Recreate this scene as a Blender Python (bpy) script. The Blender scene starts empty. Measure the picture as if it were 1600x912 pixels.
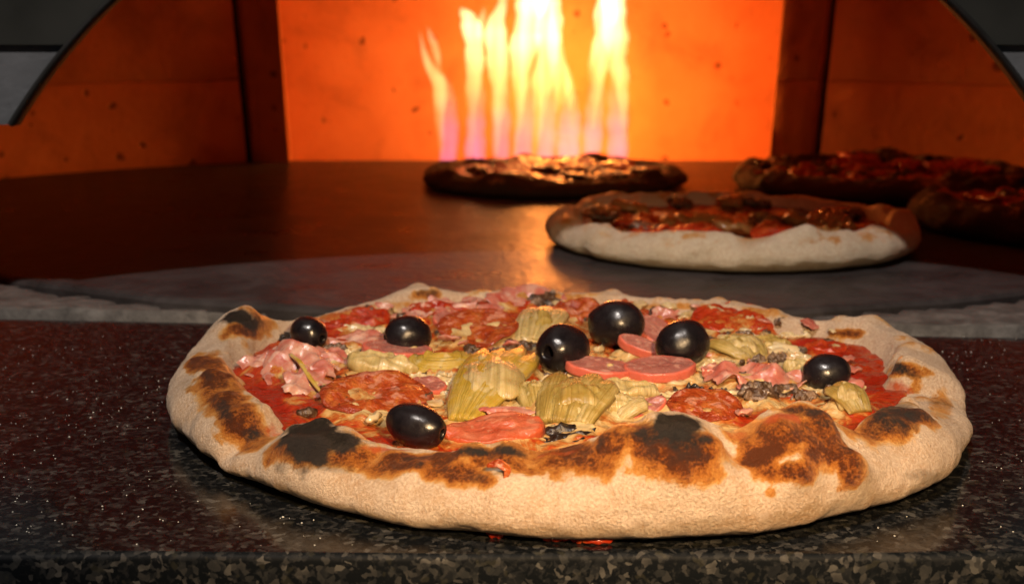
import bpy, math, random
import numpy as np
from mathutils import Vector, Matrix
from mathutils.bvhtree import BVHTree

S = bpy.context.scene
COL = S.collection
rad = math.radians

# ------------------------------------------------------------------ camera
FPX, PITCH, CAMH = 2200.0, rad(11.2), 0.172
cam_d = bpy.data.cameras.new('camera')
cam_d.sensor_width = 36.0
cam_d.lens = FPX / 1600.0 * 36.0
cam_d.clip_start, cam_d.clip_end = 0.01, 50.0
cam_d.dof.use_dof = True
cam_d.dof.focus_distance = 0.535
cam_d.dof.aperture_fstop = 15.0
cam = bpy.data.objects.new('camera', cam_d)
cam.location = (0, 0, CAMH)
cam.rotation_euler = (rad(90) - PITCH, 0, 0)
COL.objects.link(cam)
S.camera = cam

# ------------------------------------------------------------------ world, exposure
W = bpy.data.worlds.new('World')
S.world = W
W.use_nodes = True
bg = W.node_tree.nodes['Background']
bg.inputs[0].default_value = (0.75, 0.86, 1.0, 1)
bg.inputs[1].default_value = 0.018
S.view_settings.view_transform = 'Standard'
S.view_settings.look = 'None'
S.view_settings.exposure = 0.0
S.view_settings.gamma = 1.0
S.cycles.use_denoising = True
S.cycles.max_bounces = 10
S.cycles.diffuse_bounces = 6
S.cycles.transparent_max_bounces = 16
S.cycles.volume_max_steps = 256
S.cycles.sample_clamp_indirect = 4.0


def lamp(name, loc, power, color, size):
    d = bpy.data.lights.new(name, 'POINT')
    d.energy, d.color, d.shadow_soft_size = power, color, size
    o = bpy.data.objects.new(name, d)
    o.location = loc
    COL.objects.link(o)
    return o


# kitchen ceiling lamp (casts the arch's shadow on the hearth) and the warm lamp by the camera
lamp('ceiling_lamp', (-0.50, -0.90, 2.60), 270.0, (1.0, 0.88, 0.80), 0.05)
sp_d = bpy.data.lights.new('counter_spot', 'SPOT')
sp_d.energy, sp_d.color, sp_d.shadow_soft_size = 24.5, (1.0, 0.65, 0.335), 0.016
sp_d.spot_size, sp_d.spot_blend = rad(47), 1.0
sp_o = bpy.data.objects.new('counter_spot', sp_d)
sp_o.location = (0.09, 0.03, 0.265)
sp_o.rotation_euler = (Vector((0.045, 0.47, 0.0)) - Vector(sp_o.location)).to_track_quat('-Z', 'Y').to_euler()
COL.objects.link(sp_o)
# the gas flames light the oven
for k, (x, z, p) in enumerate(((0.055, 0.04, 1.55), (0.115, 0.05, 1.45), (0.04, 0.15, 1.0))):
    lamp('fire_light', (x, 1.665, z), p * 1.38, (1.0, 0.265, 0.034), 0.024)

# ------------------------------------------------------------------ layout helpers
CP, SP = math.cos(PITCH), math.sin(PITCH)
CAM = np.array([0, 0, CAMH])
FWD = np.array([0, CP, -SP])
UP = np.array([0, SP, CP])
RT = np.array([1.0, 0, 0])


def ray(u, v):
    d = FWD + (u - 800.0) / FPX * RT - (v - 456.0) / FPX * UP
    return d / np.linalg.norm(d)


def at_z(u, v, z):
    d = ray(u, v)
    return CAM + d * ((z - CAMH) / d[2])


def at_y(u, v, y):
    d = ray(u, v)
    return CAM + d * (y / d[1])


def ppm(p):
    """pixels per metre at a place"""
    return FPX / float(np.dot(np.asarray(p) - CAM, FWD))


def proj(p):
    q = np.asarray(p) - CAM
    w = q @ FWD
    return np.stack([800 + FPX * (q @ RT) / w, 456 - FPX * (q @ UP) / w], -1)


# ------------------------------------------------------------------ numpy noise
_rng = np.random.RandomState(7)
_perm = np.concatenate([_rng.permutation(256)] * 3)
_grad = _rng.normal(size=(256, 3))
_grad /= np.linalg.norm(_grad, axis=1)[:, None]


def pnoise(p):
    p = np.asarray(p, float)
    i = np.floor(p).astype(int)
    f = p - i
    u = f * f * f * (f * (f * 6 - 15) + 10)
    i &= 255
    out = 0
    for dx in (0, 1):
        for dy in (0, 1):
            for dz in (0, 1):
                h = _perm[_perm[_perm[(i[..., 0] + dx) & 255] + ((i[..., 1] + dy) & 255)] + ((i[..., 2] + dz) & 255)]
                g = _grad[h]
                d = g[..., 0] * (f[..., 0] - dx) + g[..., 1] * (f[..., 1] - dy) + g[..., 2] * (f[..., 2] - dz)
                wx = u[..., 0] if dx else 1 - u[..., 0]
                wy = u[..., 1] if dy else 1 - u[..., 1]
                wz = u[..., 2] if dz else 1 - u[..., 2]
                out = out + wx * wy * wz * d
    return out * 1.6


def fbm(p, o=3):
    p = np.asarray(p, float)
    a, s, out = 1.0, 1.0, 0
    for k in range(o):
        out = out + a * pnoise(p * s + 17.3 * k)
        a *= 0.5
        s *= 2.03
    return out


def sstep(a, b, x):
    t = np.clip((x - a) / (b - a), 0, 1)
    return t * t * (3 - 2 * t)


# ------------------------------------------------------------------ object helpers
def mesh_obj(name, verts, faces, mat, parent=None, smooth=True, attrs=None):
    me = bpy.data.meshes.new(name)
    me.from_pydata([tuple(map(float, v)) for v in verts], [], [tuple(map(int, f)) for f in faces])
    me.update()
    if smooth:
        me.polygons.foreach_set('use_smooth', [True] * len(me.polygons))
    for k, a in (attrs or {}).items():
        at = me.attributes.new(k, 'FLOAT', 'POINT')
        at.data.foreach_set('value', np.asarray(a, np.float32))
    if mat:
        me.materials.append(mat)
    o = bpy.data.objects.new(name, me)
    COL.objects.link(o)
    if parent:
        o.parent = parent
    return o


def empty(name, loc, label=None, cat=None, group=None, kind=None):
    o = bpy.data.objects.new(name, None)
    o.location = loc
    o.empty_display_size = 0.02
    COL.objects.link(o)
    tag(o, label, cat, group, kind)
    return o


def tag(o, label=None, cat=None, group=None, kind=None):
    for k, v in (('label', label), ('category', cat), ('group', group), ('kind', kind)):
        if v:
            o[k] = v
    return o


def local(o, loc):
    """shift mesh data so that its parent's origin is at loc"""
    o.data.transform(Matrix.Translation(-Vector(loc)))


def grid_faces(nr, nc, wrap=True):
    i = np.arange(nr - 1)[:, None]
    j = np.arange(nc if wrap else nc - 1)[None, :]
    a = i * nc + j
    b = i * nc + (j + 1) % nc
    return np.stack([a, b, b + nc, a + nc], -1).reshape(-1, 4)


# ------------------------------------------------------------------ materials
class NT:
    def __init__(self, name):
        self.m = bpy.data.materials.new(name)
        self.m.use_nodes = True
        self.t = self.m.node_tree
        self.n = self.t.nodes
        self.b = self.n['Principled BSDF']
        self.out = self.n['Material Output']
        self.co = self.n.new('ShaderNodeTexCoord').outputs['Object']

    def set(self, **k):
        for a, v in k.items():
            s = self.b.inputs[a.replace('_', ' ')]
            if hasattr(v, 'links'):
                self.t.links.new(v, s)
            else:
                s.default_value = v if not isinstance(v, tuple) else (v + (1,) if len(v) == 3 else v)
        return self

    def link(self, a, b):
        self.t.links.new(a, b)

    def noise(self, scale, detail=3, rough=0.55, dist=0.0, co=None):
        x = self.n.new('ShaderNodeTexNoise')
        x.inputs['Scale'].default_value = scale
        x.inputs['Detail'].default_value = detail
        x.inputs['Roughness'].default_value = rough
        x.inputs['Distortion'].default_value = dist
        self.link(co or self.co, x.inputs['Vector'])
        return x.outputs['Fac']

    def voro(self, scale, feature='F1', out='Distance', rnd=1.0, co=None):
        x = self.n.new('ShaderNodeTexVoronoi')
        x.feature = feature
        x.inputs['Scale'].default_value = scale
        x.inputs['Randomness'].default_value = rnd
        self.link(co or self.co, x.inputs['Vector'])
        return x.outputs[out]

    def mapping(self, scale=(1, 1, 1), rot=(0, 0, 0)):
        x = self.n.new('ShaderNodeMapping')
        x.inputs['Scale'].default_value = scale
        x.inputs['Rotation'].default_value = rot
        self.link(self.co, x.inputs['Vector'])
        return x.outputs[0]

    def ramp(self, fac, stops, interp='LINEAR'):
        x = self.n.new('ShaderNodeValToRGB')
        cr = x.color_ramp
        cr.interpolation = interp
        while len(cr.elements) < len(stops):
            cr.elements.new(0.5)
        for e, (p, c) in zip(cr.elements, stops):
            e.position = p
            e.color = (c, c, c, 1) if not isinstance(c, tuple) else (c + (1,))
        self.link(fac, x.inputs[0])
        return x.outputs[0]

    def mix(self, fac, a, b, mode='MIX'):
        x = self.n.new('ShaderNodeMix')
        x.data_type = 'RGBA'
        x.blend_type = mode
        for s, v in ((x.inputs[0], fac), (x.inputs[6], a), (x.inputs[7], b)):
            if hasattr(v, 'links'):
                self.link(v, s)
            elif isinstance(v, tuple):
                s.default_value = v + (1,)
            else:
                s.default_value = v
        return x.outputs[2]

    def math(self, op, a, b=0.0, c=None, clamp=False):
        x = self.n.new('ShaderNodeMath')
        x.operation = op
        x.use_clamp = clamp
        for s, v in zip(x.inputs, (a, b, c)):
            if v is None:
                continue
            if hasattr(v, 'links'):
                self.link(v, s)
            else:
                s.default_value = v
        return x.outputs[0]

    def attr(self, name):
        x = self.n.new('ShaderNodeAttribute')
        x.attribute_name = name
        return x.outputs['Fac']

    def bump(self, h, strength=0.5, dist=0.001):
        x = self.n.new('ShaderNodeBump')
        x.inputs['Strength'].default_value = strength
        x.inputs['Distance'].default_value = dist
        self.link(h, x.inputs['Height'])
        prev = self.b.inputs['Normal']
        if prev.links:
            self.link(prev.links[0].from_socket, x.inputs['Normal'])
        self.link(x.outputs[0], prev)
        return self


def mat_granite():
    m = NT('black_granite')
    nd = m.n.new('ShaderNodeTexNoise')
    nd.inputs['Scale'].default_value = 240
    nd.inputs['Detail'].default_value = 1
    m.link(m.co, nd.inputs['Vector'])
    va = m.n.new('ShaderNodeVectorMath')
    va.operation = 'MULTIPLY_ADD'
    va.inputs[1].default_value = (0.0050, 0.0050, 0.0050)
    m.link(nd.outputs['Color'], va.inputs[0])
    m.link(m.co, va.inputs[2])
    cell = m.n.new('ShaderNodeTexVoronoi')
    cell.inputs['Scale'].default_value = 470
    m.link(va.outputs[0], cell.inputs['Vector'])
    sc_ = m.n.new('ShaderNodeSeparateColor')
    m.link(cell.outputs['Color'], sc_.inputs[0])
    n1 = m.noise(75, 4, 0.6, 0.2)
    n2 = m.noise(420, 5, 0.65, 0.6)
    k_ = m.math('ADD', sc_.outputs[0], m.math('MULTIPLY', m.math('SUBTRACT', n1, 0.5), 0.75))
    base = m.ramp(k_, [(0.45, (0.003, 0.004, 0.005)), (0.68, (0.010, 0.011, 0.012)), (0.74, (0.016, 0.017, 0.017)), (0.86, (0.023, 0.023, 0.022)), (0.93, (0.033, 0.032, 0.030)), (1.05, (0.060, 0.058, 0.052))])
    n3 = m.noise(30, 3, 0.5, 0.2)
    sx = m.n.new('ShaderNodeSeparateXYZ')
    m.link(m.co, sx.inputs[0])
    edge = m.math('LESS_THAN', sx.outputs[2], -0.0002)          # the sawn edge is honed, not polished
    rgh = m.math('ADD', m.ramp(n3, [(0.3, 0.10), (0.7, 0.19)]), m.math('MULTIPLY', edge, 0.45))
    fl = m.ramp(n2, [(0.56, 0.0), (0.60, 1.0)])
    base = m.mix(m.math('MULTIPLY', fl, 0.25), base, (0.04, 0.039, 0.036))
    tint = m.ramp(m.noise(160, 2), [(0.62, 0.0), (0.66, 1.0)])
    base = m.mix(m.math('MULTIPLY', tint, 0.35), base, (0.035, 0.033, 0.022))
    m.set(Base_Color=base, Roughness=rgh, Specular_IOR_Level=m.math('SUBTRACT', 0.24, m.math('MULTIPLY', edge, 0.16)))
    m.bump(n2, 0.05, 0.0006)
    return m.m


def mat_rough_stone(name, a, b, c, sc=60, rough=0.85):
    m = NT(name)
    n = m.noise(sc, 8, 0.65, 0.4)
    base = m.ramp(n, [(0.30, a), (0.52, b), (0.72, c)])
    sp = m.ramp(m.noise(sc * 5, 3), [(0.60, 0.0), (0.7, 1.0)])
    base = m.mix(m.math('MULTIPLY', sp, 0.35), base, tuple(x * 0.45 for x in a))
    m.set(Base_Color=base, Roughness=rough)
    m.bump(n, 0.6, 0.003).bump(m.noise(sc * 9, 4), 0.5, 0.0008)
    return m.m


def mat_hearth():
    m = NT('hearth_stone')
    n = m.noise(22, 8, 0.7, 0.5)
    st = m.noise(40, 5, 0.6, 0.2, m.mapping((1, 4, 1), (0, 0, 0.1)))
    base = m.ramp(n, [(0.30, (0.020, 0.018, 0.018)), (0.48, (0.038, 0.034, 0.034)), (0.66, (0.066, 0.059, 0.058))])
    m.set(Base_Color=m.mix(m.math('MULTIPLY', st, 0.25), base, (0.04, 0.03, 0.026)),
          Roughness=m.ramp(n, [(0.3, 0.24), (0.7, 0.40)]), Specular_IOR_Level=0.03)
    m.bump(m.noise(120, 5), 0.6, 0.0014).bump(st, 0.25, 0.001)
    return m.m


def mat_brick():
    m = NT('refractory_brick')
    n = m.noise(9, 6, 0.6, 0.3)
    base = m.ramp(n, [(0.3, (0.52, 0.215, 0.085)), (0.55, (0.62, 0.275, 0.115)), (0.75, (0.68, 0.33, 0.15))])
    w = m.noise(40, 3)
    x = m.n.new('ShaderNodeVectorMath')
    x.operation = 'ADD'
    c = m.n.new('ShaderNodeTexNoise')
    c.inputs['Scale'].default_value = 55
    m.link(m.co, c.inputs['Vector'])
    s = m.n.new('ShaderNodeVectorMath')
    s.operation = 'SCALE'
    s.inputs['Scale'].default_value = 0.016
    m.link(c.outputs['Color'], s.inputs[0])
    m.link(m.co, x.inputs[0])
    m.link(s.outputs[0], x.inputs[1])
    v = m.n.new('ShaderNodeTexVoronoi')
    v.inputs['Scale'].default_value = 44
    m.link(x.outputs[0], v.inputs['Vector'])
    sel = m.n.new('ShaderNodeSeparateColor')
    m.link(v.outputs['Color'], sel.inputs[0])
    thr = m.math('MULTIPLY_ADD', sel.outputs[0], 0.54, -0.26)      # pit radius differs from cell to cell
    pit = m.math('MULTIPLY', m.math('SUBTRACT', thr, v.outputs['Distance']), 16.0, clamp=True)
    base = m.mix(m.math('MULTIPLY', pit, 0.62), base, (0.035, 0.016, 0.009))
    sm = m.ramp(m.noise(16, 4, 0.6, 0.5), [(0.50, 0.0), (0.72, 0.45)])
    base = m.mix(sm, base, (0.22, 0.10, 0.05))
    m.set(Base_Color=base, Roughness=0.9, Specular_IOR_Level=0.2)
    m.bump(m.math('SUBTRACT', 1.0, pit), 0.5, 0.003).bump(m.noise(120, 5), 0.4, 0.002)
    return m.m


def mat_plain(name, col, rough=0.5, metal=0.0, var=0.3, sc=30, bump=0.2):
    m = NT(name)
    n = m.noise(sc, 6, 0.6)
    m.set(Base_Color=m.mix(n, tuple(c * (1 - var) for c in col), tuple(min(1, c * (1 + var)) for c in col)),
          Roughness=m.ramp(m.noise(sc * 2, 3), [(0.3, max(0.02, rough - 0.1)), (0.7, min(1, rough + 0.12))]), Metallic=metal)
    m.bump(n, bump, 0.002)
    return m.m


def mat_dough(name='baked_dough', pale=(0.70, 0.545, 0.405)):
    m = NT(name)
    fine = m.noise(950, 5, 0.75)
    mid = m.noise(260, 5, 0.65)
    big = m.noise(45, 4, 0.55)
    p2 = tuple(min(1, c * 1.13) for c in pale)
    p0 = (pale[0] * 0.84, pale[1] * 0.74, pale[2] * 0.62)
    col = m.ramp(big, [(0.28, p0), (0.5, pale), (0.72, p2)])
    col = m.mix(m.math('MULTIPLY', m.ramp(mid, [(0.50, 0.0), (0.68, 1.0)]), 0.35), col, (pale[0] * 0.80, pale[1] * 0.58, pale[2] * 0.38))
    col = m.mix(m.math('MULTIPLY', m.ramp(fine, [(0.36, 1.0), (0.50, 0.0)]), 0.60), col, (pale[0] * 0.72, pale[1] * 0.55, pale[2] * 0.40))
    col = m.mix(m.math('MULTIPLY', m.ramp(fine, [(0.52, 0.0), (0.62, 1.0)]), 0.55), col, tuple(min(.92, c * 1.32 + .04) for c in pale))
    br = m.attr('brown')
    ch = m.attr('char')
    jm = m.math('SUBTRACT', mid, 0.5)
    jf = m.math('SUBTRACT', fine, 0.5)
    jit = m.math('ADD', m.math('MULTIPLY', jm, 1.0), m.math('MULTIPLY', jf, 0.65))
    on = m.ramp(br, [(0.02, 0.0), (0.22, 1.0)])
    b = m.math('ADD', br, m.math('MULTIPLY', jit, on))
    bm = m.ramp(b, [(0.10, 0.0), (0.34, 1.0)])
    bcol = m.ramp(m.math('ADD', m.math('ADD', b, m.math('MULTIPLY', jf, 0.6)), m.math('MULTIPLY', m.math('SUBTRACT', big, 0.5), 1.1)),
                  [(0.12, (0.70, 0.42, 0.16)), (0.42, (0.60, 0.265, 0.058)), (0.72, (0.43, 0.145, 0.021)), (0.92, (0.22, 0.058, 0.010)), (1.0, (0.10, 0.026, 0.007))])
    col = m.mix(bm, col, bcol)
    # sauce and oil that soaked into the rim
    stn = m.ramp(m.math('ADD', m.attr('stain'), m.math('MULTIPLY', jit, m.ramp(m.attr('stain'), [(0.02, 0.0), (0.2, 0.8)]))), [(0.20, 0.0), (0.55, 1.0)])
    col = m.mix(m.math('MULTIPLY', stn, 0.92), col, m.ramp(mid, [(0.35, (0.40, 0.028, 0.007)), (0.65, (0.52, 0.10, 0.022))]))
    c = m.math('ADD', ch, m.math('MULTIPLY', m.math('MULTIPLY', jit, 0.8), m.ramp(ch, [(0.02, 0.0), (0.2, 1.0)])))
    cm = m.ramp(c, [(0.12, 0.0), (0.72, 1.0)])
    ccol = m.ramp(mid, [(0.35, (0.005, 0.004, 0.0035)), (0.7, (0.020, 0.016, 0.013))])
    col = m.mix(m.math('MULTIPLY', cm, 0.98), col, ccol)
    m.set(Base_Color=col, Roughness=m.mix(cm, m.mix(m.math('MAXIMUM', bm, stn), (0.85, 0.85, 0.85), (0.33, 0.33, 0.33)), (0.6, 0.6, 0.6)),
          Specular_IOR_Level=m.mix(bm, (0.2, 0.2, 0.2), (0.55, 0.55, 0.55)))
    m.bump(mid, 0.35, 0.0012).bump(fine, 1.0, 0.0021)
    return m.m


def mat_sauce():
    m = NT('sauce_and_cheese')
    r = m.attr('red')
    n = m.noise(70, 5, 0.6, 0.8)
    n2 = m.noise(330, 4, 0.6)
    k = m.math('ADD', m.math('ADD', r, m.math('MULTIPLY', m.math('SUBTRACT', n, 0.5), 1.6)), m.math('MULTIPLY', m.math('SUBTRACT', n2, 0.5), 0.35))
    col = m.ramp(k, [(0.16, (0.54, 0.41, 0.20)), (0.34, (0.48, 0.29, 0.105)), (0.47, (0.40, 0.125, 0.024)), (0.60, (0.33, 0.032, 0.007)), (0.92, (0.26, 0.014, 0.004))])
    sp = m.ramp(m.noise(150, 3), [(0.62, 0.0), (0.70, 1.0)])
    col = m.mix(m.math('MULTIPLY', sp, 0.5), col, (0.16, 0.055, 0.018))
    m.set(Base_Color=col, Roughness=m.ramp(n2, [(0.35, 0.10), (0.7, 0.30)]), Specular_IOR_Level=0.6)
    m.bump(n, 0.6, 0.004).bump(n2, 0.6, 0.0015)
    return m.m


def mat_food(name, stops, sc, rough=(0.18, 0.45), fleck=None, fsc=300, famt=0.6, fthr=0.62, bump=0.4, bsc=400, bd=0.0008, dist=0.4, spec=0.55, mapscale=None, rim=None, sss=0.0, fibre=None):
    m = NT(name)
    co = m.mapping(mapscale) if mapscale else None
    dk = 1.0 if 'olive' in name else 0.74
    stops = [(p, (c[0] * dk, c[1] * dk ** 1.15, c[2] * dk ** 1.3)) for p, c in stops]
    fleck = fleck and tuple(c * dk for c in fleck)
    n = m.noise(sc, 5, 0.6, dist, co)
    col = m.ramp(n, stops)
    if fleck:
        f = m.ramp(m.noise(fsc, 3, 0.5, 0.5), [(fthr, 0.0), (fthr + 0.07, 1.0)])
        col = m.mix(m.math('MULTIPLY', f, famt), col, fleck)
    if rim:
        r = m.math('ADD', m.attr('rim'), m.math('MULTIPLY', m.math('SUBTRACT', m.noise(220, 3), 0.5), 0.9))
        col = m.mix(m.ramp(r, [(0.30, 0.0), (0.75, 0.9)]), col, rim)
    fb = None
    if fibre:
        cx = m.n.new('ShaderNodeCombineXYZ')
        m.link(m.math('MULTIPLY', m.attr('fs'), 7.0), cx.inputs[0])
        m.link(m.math('MULTIPLY', m.attr('ft'), 1.3), cx.inputs[1])
        m.link(m.attr('fi'), cx.inputs[2])
        fb = m.noise(1.0, 4, 0.6, 0.3, cx.outputs[0])
        col = m.mix(m.ramp(fb, [(0.42, 0.0), (0.62, 0.75)]), col, fibre)
        col = m.mix(m.ramp(m.math('ADD', m.attr('ft'), m.math('MULTIPLY', m.math('SUBTRACT', n, 0.5), 0.6)), [(0.75, 0.0), (1.05, 0.6)]), col, (0.20, 0.115, 0.022))
    m.set(Base_Color=col, Roughness=m.ramp(m.noise(bsc * 0.6, 3), [(0.35, rough[0]), (0.7, rough[1])]), Specular_IOR_Level=spec)
    if sss:
        m.set(Subsurface_Weight=sss, Subsurface_Scale=0.004)
        m.b.inputs['Subsurface Radius'].default_value = (1.0, 0.45, 0.25)
    if fb:
        m.bump(fb, 0.7, 0.0016)
        m.bump(m.noise(bsc, 4, 0.6, 0, co), bump * 0.5, bd * 0.6)
    else:
        m.bump(n, bump * 0.6, bd * 2).bump(m.noise(bsc, 4, 0.6, 0, co), bump, bd)
    return m.m


def mat_flame(name, core):
    m = NT(name)
    m.n.remove(m.b)
    e = m.n.new('ShaderNodeEmission')
    g = m.n.new('ShaderNodeNewGeometry')
    s = m.n.new('ShaderNodeSeparateXYZ')
    m.link(g.outputs['Position'], s.inputs[0])
    mp = m.n.new('ShaderNodeMapping')
    mp.inputs['Scale'].default_value = (110, 60, 11)
    m.link(g.outputs['Position'], mp.inputs['Vector'])
    nz = m.n.new('ShaderNodeTexNoise')
    nz.inputs['Detail'].default_value = 2
    nz.inputs['Scale'].default_value = 1.0
    m.link(mp.outputs[0], nz.inputs['Vector'])
    h = m.math('ADD', m.math('MULTIPLY', s.outputs[2], 5.0), m.math('MULTIPLY', m.math('SUBTRACT', nz.outputs['Fac'], 0.5), 0.30))
    if core:
        col = m.ramp(h, [(0.0, (1.0, 0.62, 0.22)), (0.45, (1.0, 0.72, 0.22)), (0.75, (1.0, 0.80, 0.36))])
        st = m.ramp(h, [(0.0, 0.22), (0.30, 0.34), (0.50, 0.55), (0.9, 1.0)])
        k = 105.0
    else:
        col = m.ramp(h, [(0.0, (0.14, 0.26, 1.0)), (0.20, (0.24, 0.34, 0.95)), (0.36, (0.75, 0.55, 0.45)), (0.55, (1.0, 0.62, 0.22))])
        st = m.ramp(h, [(0.0, 1.0), (0.22, 0.8), (0.45, 0.55), (0.66, 0.25), (0.80, 0.0)])
        k = 20.0
    st = m.math('MULTIPLY', st, m.ramp(nz.outputs['Fac'], [(0.30, 0.45), (0.62, 1.0)]))
    m.link(col, e.inputs['Color'])
    m.link(m.math('MULTIPLY', st, k), e.inputs['Strength'])
    m.link(e.outputs[0], m.out.inputs['Volume'])
    return m.m


M = {}
M['granite'] = mat_granite()
M['threshold'] = mat_rough_stone('threshold_stone', (0.045, 0.040, 0.034), (0.105, 0.094, 0.082), (0.19, 0.175, 0.155), 75)
M['hearth'] = mat_hearth()
M['brick'] = mat_brick()
M['soot'] = mat_plain('sooty_mortar', (0.03, 0.016, 0.010), 0.95, 0, 0.4, 60)
M['dark_steel'] = mat_plain('blackened_steel', (0.030, 0.031, 0.026), 0.55, 0.3, 0.5, 8)
M['grey_plaster'] = mat_rough_stone('grey_render', (0.085, 0.09, 0.097), (0.115, 0.122, 0.132), (0.15, 0.158, 0.17), 14)
M['trim'] = mat_plain('black_trim', (0.012, 0.011, 0.010), 0.6, 0.2, 0.3, 40)
M['burner'] = mat_plain('burner_steel', (0.10, 0.08, 0.07), 0.5, 0.9, 0.3, 60)
M['dough'] = mat_dough()
M['pale_dough'] = mat_dough('half_baked_dough', (0.72, 0.62, 0.46))
M['shaded_dough'] = mat_dough('shade_darkened_dough', (0.070, 0.036, 0.018))  # shade of the deep oven put into the dough colour, not darker baking
M['sauce'] = mat_sauce()
M['olive'] = mat_food('black_olive', [(0.3, (0.004, 0.003, 0.004)), (0.7, (0.011, 0.008, 0.010))], 120, (0.22, 0.40), None, bump=0.22, bsc=300, bd=0.0006)
M['olive_hole'] = mat_plain('olive_inside', (0.010, 0.006, 0.006), 0.5)
M['salami'] = mat_food('spicy_salami', [(0.28, (0.22, 0.020, 0.006)), (0.48, (0.42, 0.070, 0.014)), (0.70, (0.60, 0.20, 0.045))], 120, (0.10, 0.32), (0.66, 0.30, 0.20), 190, 0.65, 0.56, 0.9, 300, 0.0016, 0.8, 0.6, None, (0.22, 0.030, 0.008), 0.12)
M['sausage'] = mat_food('pink_sausage', [(0.3, (0.36, 0.120, 0.100)), (0.55, (0.45, 0.175, 0.145)), (0.75, (0.56, 0.26, 0.21))], 60, (0.22, 0.46), (0.66, 0.36, 0.28), 300, 0.55, 0.54, 0.45, 520, 0.0007, 0.4, 0.55, None, (0.52, 0.115, 0.075), 0.25)
M['sausage_skin'] = mat_food('sausage_skin', [(0.3, (0.46, 0.075, 0.030)), (0.55, (0.56, 0.15, 0.075)), (0.72, (0.66, 0.26, 0.16))], 90, (0.22, 0.46), (0.68, 0.33, 0.20), 260, 0.5, 0.58, 0.6, 420, 0.0010, 0.4, 0.55, None, (0.40, 0.065, 0.020), 0.2)
M['ham'] = mat_food('cooked_ham', [(0.28, (0.44, 0.075, 0.050)), (0.46, (0.56, 0.20, 0.155)), (0.66, (0.66, 0.38, 0.30))], 70, (0.22, 0.46), (0.82, 0.60, 0.50), 120, 0.55, 0.58, 0.5, 260, 0.0008, 1.2, 0.6, None, None, 0.3)
M['artichoke'] = mat_food('artichoke', [(0.28, (0.34, 0.22, 0.045)), (0.48, (0.52, 0.39, 0.12)), (0.70, (0.70, 0.58, 0.28))], 85, (0.14, 0.36), (0.12, 0.075, 0.02), 210, 0.6, 0.64, 0.6, 280, 0.0009, 0.8, 0.55, None, None, 0.15, fibre=(0.24, 0.17, 0.035))
M['artichoke_leaf'] = mat_food('artichoke_leaf', [(0.28, (0.46, 0.29, 0.03)), (0.5, (0.60, 0.42, 0.075)), (0.72, (0.70, 0.57, 0.22))], 60, (0.12, 0.34), (0.74, 0.62, 0.34), 160, 0.6, 0.56, 0.5, 240, 0.0008, 0.6, 0.55, None, None, 0.15, fibre=(0.40, 0.27, 0.03))
M['artichoke_flesh'] = mat_food('artichoke_flesh', [(0.28, (0.50, 0.38, 0.15)), (0.5, (0.66, 0.54, 0.26)), (0.75, (0.78, 0.70, 0.44))], 65, (0.14, 0.38), (0.34, 0.22, 0.06), 150, 0.5, 0.62, 0.5, 330, 0.0007, 0.8, 0.55, None, None, 0.2, fibre=(0.34, 0.25, 0.085))
M['mushroom'] = mat_food('mushroom', [(0.30, (0.025, 0.014, 0.008)), (0.5, (0.10, 0.055, 0.030)), (0.70, (0.30, 0.20, 0.135))], 170, (0.14, 0.4), (0.50, 0.38, 0.30), 160, 0.6, 0.60, 0.8, 420, 0.0014)
M['dark_mushroom'] = mat_food('dark_mushroom', [(0.3, (0.008, 0.006, 0.005)), (0.7, (0.045, 0.028, 0.020))], 130, (0.14, 0.4), (0.20, 0.14, 0.10), 200, 0.5, 0.64, 0.7, 420, 0.0012)
M['tomato'] = mat_food('tomato', [(0.3, (0.32, 0.016, 0.005)), (0.52, (0.46, 0.042, 0.010)), (0.72, (0.56, 0.12, 0.025))], 95, (0.08, 0.28), (0.60, 0.26, 0.10), 180, 0.5, 0.60, 0.8, 300, 0.0014, 0.8, 0.6, None, None, 0.1)
M['cheese'] = mat_food('melted_cheese', [(0.28, (0.44, 0.29, 0.10)), (0.5, (0.68, 0.56, 0.33)), (0.75, (0.80, 0.73, 0.53))], 90, (0.10, 0.3), (0.46, 0.18, 0.045), 110, 0.6, 0.62, 0.5, 260, 0.0006, 0.8, 0.55, None, None, 0.2)
M['shaded_cheese'] = mat_food('shaded_cheese', [(0.28, (0.22, 0.10, 0.03)), (0.5, (0.36, 0.19, 0.06)), (0.75, (0.50, 0.33, 0.14))], 90, (0.12, 0.3), None, bump=0.4, bsc=260, bd=0.0008)  # cheese darkened to orange-brown: shade and firelight put into its colour
M['herb'] = mat_plain('dried_herb', (0.035, 0.030, 0.012), 0.7)
M['flour'] = mat_plain('semolina', (0.80, 0.76, 0.66), 0.6)
M['flame_root'] = mat_flame('violet_flame_root', False)
M['flame'] = mat_flame('yellow_flame', True)

# ------------------------------------------------------------------ counter, threshold, hearth


def edge_y(x):
    return 0.7635 - 0.084 * x


FRONT_Y = 0.431


def build_counter():
    xs = np.linspace(-0.75, 0.75, 61)
    prof = []      # profile (offset from the front edge, z), bullnose 5 mm
    r = 0.0025
    prof.append((0.03, -0.04))
    prof.append((0.0, -0.04))
    prof.append((0.0, -r))
    for k in range(1, 9):
        a = k / 8 * math.pi / 2
        prof.append((r - r * math.cos(a), -r + r * math.sin(a)))
    vs = []
    for (d, z) in prof:
        for x in xs:
            vs.append((x, FRONT_Y + d + 0.0006 * math.sin(x * 40), z))
    for k in (0.004, 0.012, 0.33, 0.66, 0.988, 0.996, 1.0):
        for x in xs:
            y0 = FRONT_Y + r
            vs.append((x, y0 + (edge_y(x) - y0) * k, 0.0))
    for x in xs:
        vs.append((x, edge_y(x), -0.04))
    n = len(vs) // len(xs)
    return tag(mesh_obj('granite_counter', vs, grid_faces(n, len(xs), False)[:, ::-1], M['granite']), kind='structure')


build_counter()

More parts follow.
